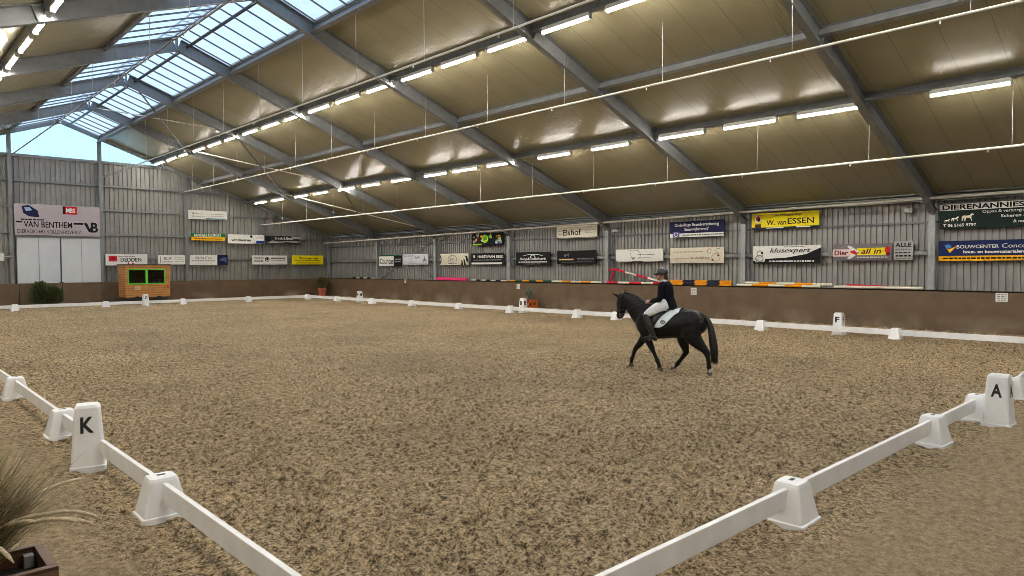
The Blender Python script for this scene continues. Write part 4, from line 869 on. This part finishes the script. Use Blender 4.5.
# tail dock inside the body skin
limb(H, [(-.60,0,1.19,.05,.05),(-.68,0,1.17,.045,.045),(-.75,0,1.10,.035,.035)], 10)
horse = baked(H, 'horse', COAT, 0.013, 5)
horse.location = HO; horse.rotation_euler = (0, 0, HA)
tag(horse, 'black horse walking left across the sand under a rider', 'horse')
def hoof(x, y, z, a, m2=None):
    b = MB(); R = []
    for k, (zz, r_) in enumerate(((.075, .040), (.05, .046), (.0, .058))):
        R.append([(x+a*(.08-zz)*.5+r_*1.12*math.cos(t), y+r_*math.sin(t), z+zz) for t in np.linspace(0, 2*pi, 17)[:-1]])
    b.rings(R); b.build('hoof', HOOF, horse)
    if m2:
        b = MB(); b.tube([(x-.0, y, z+.07), (x-.01+a*-.02, y, z+.13)], [.043, .040], 12); b.build('sock', m2, horse)
hoof(.155, .15, .0, .35); hoof(.955, -.15, .0, .2); hoof(-.89, .15, .0, .3, SOCK); hoof(-.015, -.15, .0, .5, SOCK)
# tail
T = MB()
limb(T, [(-.66,0,1.185,.03,.03),(-.76,0,1.13,.045,.04),(-.83,0,1.0,.058,.05),(-.875,.01,.84,.07,.06),(-.905,.01,.64,.08,.065),(-.93,.01,.46,.08,.06),(-.93,.01,.33,.06,.05),(-.925,.01,.24,.02,.02)], 14)
for k in range(120):
    a = rng.uniform(0, 2*pi); q = rng.uniform(.6, 1.0)
    rows = [(-.80,0,1.06),(-.87,.01,.86),(-.905,.01,.66),(-.93,.01,.46),(-.935,.01,.33),(-.93,.01,.22+rng.uniform(-.03,.10))]
    ws = [.04,.065,.08,.08,.07,.04+rng.uniform(0,.06)]
    T.tube([(x+w_*q*math.cos(a), y+w_*.8*q*math.sin(a), z) for (x, y, z), w_ in zip(rows, ws)], [.004,.006,.006,.006,.004,.001], 4)
T.build('tail', HAIR, horse, smooth=True)
# plaited mane bobs along the crest, forelock
M_ = MB()
for k in range(19):
    t = k/16; x = .56+.42*t; z = 1.395+.20*t+.035*(1-(2*t-1)**2)
    M_.sphere((x, -.012, z), .026, .024, .024, 8, 5)
M_.sphere((1.12, 0, 1.575), .035, .03, .03, 8, 5); M_.build('mane', HAIR, horse, smooth=True)
for s in (-1, 1):
    b = MB(); b.sphere((1.165, s*.082, 1.41), .020, .010, .016, 10, 6); b.build('eye', mat('dark_eye', (.02,.012,.01), .08), horse, smooth=True)
    b = MB(); b.sphere((1.205, s*.036, 1.095), .012, .008, .018, 8, 5); b.build('nostril', mat('nostril_dark', (.004,.004,.004), .6), horse, smooth=True)

def onhorse(o, label, cat):
    o.location = HO; o.rotation_euler = (0, 0, HA); return tag(o, label, cat)
LEATH = mat('black_leather', (0.012, 0.011, 0.011), .32, 0, .2, 20, .1)
METAL = mat('bright_steel', (.6,.6,.62), .22, .9, .1, 20)
# bridle
B = MB()
def loop(c, rx, rz, ax, r_=.011, n=20, tilt=0.0):
    P_ = []
    for k in range(n+1):
        t = 2*pi*k/n; P_.append(Vector(c)+Vector((ax*math.cos(t)*math.cos(tilt), rx*math.sin(t), rz*math.cos(t)+ax*math.cos(t)*math.sin(tilt))))
    return P_
B.tube(loop((1.125,0,1.215), .088, -.03, .118), .011, 6); B.tube(loop((1.14,0,1.135), .074, -.02, .098), .009, 6)
for s in (-1, 1):
    B.tube([(1.04, s*.07, 1.60), (1.08, s*.098, 1.48), (1.10, s*.108, 1.34), (1.12, s*.085, 1.18), (1.11, s*.070, 1.11)], .009, 6)
B.tube([(1.15, -.09, 1.50), (1.205, 0, 1.51), (1.15, .09, 1.50)], .012, 6)
br = onhorse(B.build('bridle', LEATH, smooth=True), 'black leather bridle on the black horse head', 'bridle')
b = MB()
for s in (-1, 1): b.tube([(1.11+.025*math.cos(t), s*.078, 1.11+.025*math.sin(t)) for t in np.linspace(0, 2*pi, 12)], .005, 5)
b.build('bit_ring', METAL, br)
for s in (-1, 1):
    b = MB(); b.tube([(1.10, s*.08, 1.11), (.93, s*.13, 1.20), (.72, s*.14, 1.34), (.53, s*.08, 1.40)], .006, 5); b.build('rein', LEATH, br)
# saddle cloth: shell standing off the flank
CLOTH = mat('white_saddle_cloth', (.70,.77,.80), .8, 0, .06, 10, .1, 120)
def flank(x, z, off):        # half width of the trunk at x, z
    X0 = [r_[0] for r_ in tr]; k = lambda j: np.interp(x, X0, [r_[j] for r_ in tr])
    c = max(-1, min(1, (z-k(1))/k(2))); q = k(3)*math.sqrt(max(0, 1-c*c))*(1-.10*max(0, c))
    if ((x+.47)/.25)**2+((z-1.03)/.25)**2 < 1: q = max(q, .12+.17*math.sqrt(1-((x+.47)/.25)**2-((z-1.03)/.25)**2))
    if abs(x-.52) < .17 and ((x-.52)/.17)**2+((z-1.0)/.24)**2 < 1: q = max(q, .13+.12*math.sqrt(1-((x-.52)/.17)**2-((z-1.0)/.24)**2))
    return q+off
def shell(name, outline, off, m, parent=None, thick=.012, n=12):
    """outline: rows (z, x_front, x_back) from top to bottom; built on both flanks and joined over the back"""
    Z0 = [r_[0] for r_ in outline][::-1]; F0 = [r_[1] for r_ in outline][::-1]; B0 = [r_[2] for r_ in outline][::-1]
    zs = np.linspace(Z0[0], Z0[-1], 16); b = MB()
    G = []
    for z in zs:
        xf, xb = np.interp(z, Z0, F0), np.interp(z, Z0, B0)
        G.append([(xf+(xb-xf)*j/n, flank(xf+(xb-xf)*j/n, z, off), z) for j in range(n+1)])
    for s in (-1, 1):
        vs = [(x, s*y, z) for row in G for x, y, z in row]+[(x, s*(y+thick), z) for row in G for x, y, z in row]; W2 = n+1; K = len(G)*W2
        fs = []
        for i in range(len(G)-1):
            for j in range(n):
                a = i*W2+j; fs += [(a, a+1, a+1+W2, a+W2), (K+a, K+a+W2, K+a+1+W2, K+a+1)]
        for i in range(len(G)-1): fs += [(i*W2, (i+1)*W2, K+(i+1)*W2, K+i*W2), (i*W2+n, K+i*W2+n, K+(i+1)*W2+n, (i+1)*W2+n)]
        for j in range(n): fs += [(j, K+j, K+j+1, j+1)]
        b.add(vs, fs)
    # over the back
    xf, xb = F0[-1], B0[-1]; zt = Z0[-1]; rows = []
    for j in range(n+1):
        x = xf+(xb-xf)*j/n; y = flank(x, zt, off); zc = np.interp(x, [r_[0] for r_ in tr], [r_[1]+r_[2] for r_ in tr])+off+thick
        rows.append([(x, -y-thick, zt), (x, -y*.6, (zt+zc)/2+.02), (x, 0, zc), (x, y*.6, (zt+zc)/2+.02), (x, y+thick, zt)])
    vs = [p for r_ in rows for p in r_]; b.add(vs, [(i*5+j, i*5+j+1, (i+1)*5+j+1, (i+1)*5+j) for i in range(n) for j in range(4)])
    return b.build(name, m, parent, smooth=True)
cl = onhorse(shell('saddle_cloth', [(1.235, .40, -.25), (1.18, .40, -.17), (1.07, .385, -.09), (.96, .38, .02), (.905, .38, .12)], .012, CLOTH), 'white saddle cloth with round dark emblem under the rider', 'saddle cloth')
b = MB(); ex, ez = .045, 1.035
for r0, r1 in ((.050, .036),):
    vs = []
    for t in np.linspace(0, 2*pi, 21)[:-1]:
        for r_ in (r0, r1): x = ex+r_*math.cos(t); z = ez+r_*.8*math.sin(t); vs.append((x, flank(x, z, .030), z))
    b.add(vs, [(2*i, 2*i+1, (2*i+3) % 40, (2*i+2) % 40) for i in range(20)])
b.add([(ex+dx, flank(ex+dx, ez+dz, .030), ez+dz) for dx, dz in ((-.03,-.005),(-.01,.018),(.03,.012),(.022,-.014))], [(0,1,2,3)])
b.build('emblem', BKK, cl)
# saddle
S_ = MB()
limb(S_, [(.40,0,1.30,.035,.06),(.36,0,1.315,.05,.09),(.25,0,1.285,.045,.13),(.12,0,1.275,.045,.16),(.0,0,1.30,.05,.17),(-.07,0,1.345,.035,.12),(-.09,0,1.36,.015,.06)], 14)
for s in (-1, 1):
    vs = []; ol = [(1.24,.38,.02),(1.15,.41,.10),(1.05,.42,.165),(.95,.42,.22),(.86,.40,.25),(.80,.37,.28)]
    for z, xf, xb in ol:
        for x in (xf, (xf+xb)/2, xb): vs += [(x, s*flank(x, z, .030), z), (x, s*flank(x, z, .052), z)]
    fs = []
    for i in range(len(ol)-1):
        o6 = i*6
        for j in (0, 2): fs += [(o6+j, o6+j+2, o6+j+8, o6+j+6), (o6+j+1, o6+j+7, o6+j+9, o6+j+3)]
        fs += [(o6, o6+6, o6+7, o6+1), (o6+4, o6+5, o6+11, o6+10)]
    S_.add(vs, fs)
sd = onhorse(S_.build('saddle', LEATH, smooth=True), 'black leather dressage saddle beneath the rider', 'saddle')
b = MB(); b.tube([(.32, .275*math.sin(t), .955+.30*math.cos(t)) for t in np.linspace(.9, 2*pi-.9, 20)], .018, 6); b.build('girth', LEATH, sd)
for s in (-1, 1):
    b = MB(); b.tube([(.28, s*.31, 1.02), (.30, s*.335, .80)], .008, 5); b.build('stirrup_leather', LEATH, sd)
    b = MB(); b.tube([(.30, s*.335, .80), (.30, s*.285, .74), (.30, s*.28, .655), (.30, s*.39, .655), (.30, s*.385, .74), (.30, s*.335, .80)], .007, 6); b.build('stirrup_iron', METAL, sd)
b = MB(); b.tube([(.79, .0, 1.02), (.74, .13, 1.0), (.6, .23, 1.08), (.42, .24, 1.22)], .008, 5); b.build('breast_strap', LEATH, sd)

# ---------------------------------------------------------------- rider
SKINM = mat('rider_skin', (.52,.30,.22), .55, 0, .08, 20)
JACK = mat('navy_jacket', (.007,.008,.014), .85, 0, .2, 20, .1, 140, spec=.1); BREE = mat('white_breeches', (.86,.86,.90), .75, 0, .05, 16, .1, 100)
GLOVE = mat('pale_glove', (.72,.50,.44), .6, 0, .06, 30)
HIP = [(.08, s*.115, 1.37) for s in (1, -1)]
def pts(a): return a
def legrows(s, k=0.0): # hip, knee, ankle
    return [(.05, s*.105, 1.385, .125+k, .105+k), (.15, s*.20, 1.34, .108+k, .085+k), (.29, s*.285, 1.25, .088+k, .072+k), (.385, s*.31, 1.165, .070+k, .062+k)]
def shinrows(s, k=0.0):
    return [(.39, s*.31, 1.18, .066+k, .060+k), (.37, s*.33, 1.08, .066+k, .058+k), (.31, s*.345, .95, .064+k, .057+k), (.255, s*.34, .84, .050+k, .045+k), (.22, s*.335, .755, .043+k, .040+k)]
def footrows(s, k=0.0):
    return [(.165, s*.33, .69, .033+k, .034+k), (.22, s*.335, .71, .050+k, .038+k), (.30, s*.335, .705, .038+k, .042+k), (.38, s*.34, .70, .027+k, .042+k), (.425, s*.345, .698, .014+k, .028+k)]
TORSO = [(.06,0,1.33,.12,.165),(.05,0,1.42,.12,.158),(.06,0,1.52,.115,.145),(.08,0,1.64,.125,.165),(.10,0,1.74,.12,.18),(.115,0,1.80,.095,.172),(.135,0,1.845,.058,.09)]
SHO = [(.12, s*.175, 1.79) for s in (1, -1)]; ELB = [(.14, s*.255, 1.525) for s in (1, -1)]; WRI = [(.40, s*.115, 1.435) for s in (1, -1)]
ELB = [(.13, s*.26, 1.50) for s in (1, -1)]; WRI = [(.42, s*.10, 1.43) for s in (1, -1)]
def armrows(i, k=0.0):
    S0, E0, W0 = [np.array(v[i]) for v in (SHO, ELB, WRI)]
    mid = (S0+E0)/2; m2 = E0+(W0-E0)*.4
    return [(.125, S0[1]*.45, 1.80, .055+k, .050+k), (*(S0+np.array([0,0,-.012])), .068+k, .060+k), (*mid, .057+k, .054+k), (*E0, .050+k, .048+k), (*m2, .045+k, .044+k), (*W0, .027+k, .027+k)]
Bd = MB(); limb(Bd, [(x, y, z, a-.012, b-.012) for x, y, z, a, b in TORSO], 18)
limb(Bd, [(.13,0,1.82,.055,.055),(.165,0,1.89,.050,.050),(.19,0,1.94,.052,.050)], 12)
# head with face: skull, jaw, nose, ears (facing +x, tipped slightly down)
hc = Vector((.205, 0, 1.985)); Bd.sphere(tuple(hc), .098, .076, .115, 18, 12)
Bd.sphere((.245, 0, 1.935), .060, .055, .062, 14, 9); Bd.sphere((.275, 0, 1.905), .028, .026, .022, 10, 7)
limb(Bd, [(.292,0,1.985,.010,.010),(.312,0,1.962,.013,.012),(.318,0,1.945,.013,.016),(.298,0,1.938,.010,.012)], 10)
Bd.sphere((.290,0,1.922), .016, .024, .008, 10, 6)
for s in (-1, 1): Bd.sphere((.200, s*.078, 1.965), .018, .012, .030, 10, 7)
for i, s in enumerate((1, -1)):
    limb(Bd, armrows(i, -.010), 12); limb(Bd, legrows(s, -.010), 14); limb(Bd, shinrows(s, -.010), 12); limb(Bd, footrows(s, -.010), 12)
    W0 = Vector(WRI[i]); f = Vector((.94, -s*.25, -.22)).normalized(); side = Vector((0, -s*.2, 0)); 
    palm = W0+f*.045; limb(Bd, [(*(W0-f*.01), .024, .022), (*(W0+f*.03), .032, .022), (*(W0+f*.075), .036, .021), (*(W0+f*.095), .032, .018)], 12)
    # four fingers stacked vertically, each curled round the rein, and the thumb lying on top
    for j, (dz, L_) in enumerate(((.028, .95), (.010, 1.05), (-.009, 1.0), (-.027, .8))):
        p0 = W0+f*.085+Vector((0, 0, dz)); inn = Vector((-.15, -s*.98, -.1)).normalized()
        Bd.tube([p0-f*.02, p0+f*.022*L_, p0+f*.034*L_+inn*.020*L_, p0+f*.014*L_+inn*.036*L_, p0-f*.008+inn*.030*L_], [.0095, .0095, .009, .0085, .006], 8)
    p0 = W0+f*.03+Vector((0, -s*.012, .030)); Bd.tube([p0, p0+f*.030+Vector((0, -s*.008, .016)), p0+f*.058+Vector((0, -s*.010, .012)), p0+f*.072+Vector((0, -s*.012, .004))], [.012, .011, .010, .006], 8)
rider = baked(Bd, 'rider', SKINM, 0.0065, 3, fac=.35)
onhorse(rider, 'person riding upright in navy jacket, white breeches and dark helmet', 'person')
# clothing over the body
J = MB(); limb(J, [(x, y, z, a+.008, b+.008) for x, y, z, a, b in TORSO[:-1]]+[(.128,0,1.838,.062,.085)], 22)
for i in (0, 1): limb(J, armrows(i, .008)[:-1]+[(*(Vector(WRI[i])*.9+Vector(ELB[i])*.1), .034, .034)], 14)
for s in (-1, 1): J.sphere((.12, s*.150, 1.795), .068, .062, .052, 12, 8)
limb(J, [(.01,0,1.50,.08,.13),(-.03,0,1.40,.08,.145),(-.07,0,1.33,.055,.145),(-.105,0,1.27,.025,.12)], 14)      # coat tails over the cantle
jk = baked(J, 'jacket', JACK, 0.009, 4, rider)
b = MB()
for z in (1.50, 1.57, 1.64): b.sphere((.212, .02, z), .006, .008, .008, 8, 5)
b.build('buttons', METAL, jk)
b = MB()
for q, r_ in ((0, .062), (1, .058)): b.tube([(.135+.012*q+r_*math.cos(t), r_*math.sin(t), 1.852+.014*q+.012*math.cos(t)*-1) for t in np.linspace(0, 2*pi, 20)], .011, 6)
b.sphere((.205, 0, 1.828), .016, .022, .03, 10, 6); b.build('collar', WH, rider, smooth=True)
K_ = MB(); 
for s in (1, -1): limb(K_, legrows(s, .004)+[(.372, s*.33, 1.10, .060, .050)], 18)
limb(K_, [(.09,0,1.31,.10,.14),(.085,0,1.39,.112,.155),(.09,0,1.45,.10,.14)], 18)
baked(K_, 'breeches', BREE, 0.009, 4, rider)
for s in (1, -1):
    k2 = MB(); limb(k2, shinrows(s, .007), 14); limb(k2, footrows(s, .006), 14); k2.box(.15, .22, s*.33-.028, s*.33+.028, .645, .69)
    baked(k2, 'boot', LEATH, 0.007, 2, rider)
# helmet
HM = MB(); R = []
for zz, q in ((-.028, 1.0), (.0, 1.03), (.03, 1.0), (.06, .92), (.085, .76), (.105, .52), (.116, .25), (.119, .04)):
    R.append([(.190+.135*q*math.cos(t), .100*q*math.sin(t), 2.022+zz-.018*math.cos(t)*(1-max(0, zz)*6)) for t in np.linspace(0, 2*pi, 25)[:-1]])
HM.rings(R)
R = []
for xx, wd, zz in ((.285, .080, 2.012), (.33, .070, 2.004), (.358, .035, 1.996)): R.append([(xx, wd*math.cos(t), zz+.006*math.sin(t)) for t in np.linspace(0, 2*pi, 13)[:-1]])
HM.rings(R)
hm = HM.build('helmet', mat('helmet_shell', (.022,.026,.032), .35, 0, .15, 10), rider, smooth=True)
b = MB(); b.tube([(.15, .080, 1.99), (.205, .088, 1.94), (.262, .030, 1.886), (.262, -.030, 1.886), (.205, -.088, 1.94), (.15, -.080, 1.99)], .006, 6); b.build('chin_strap', LEATH, hm)
b = MB(); b.sphere((.105, 0, 1.955), .045, .060, .055, 12, 8); b.sphere((.075, 0, 1.92), .03, .035, .03, 10, 6); b.build('hair', mat('dark_brown_hair', (.03,.018,.012), .6), rider, smooth=True)
for s in (-1, 1):
    b = MB(); b.sphere((.287, s*.030, 1.982), .008, .011, .008, 10, 6); b.build('eye', mat('rider_eye', (.05,.04,.035), .2), rider, smooth=True)
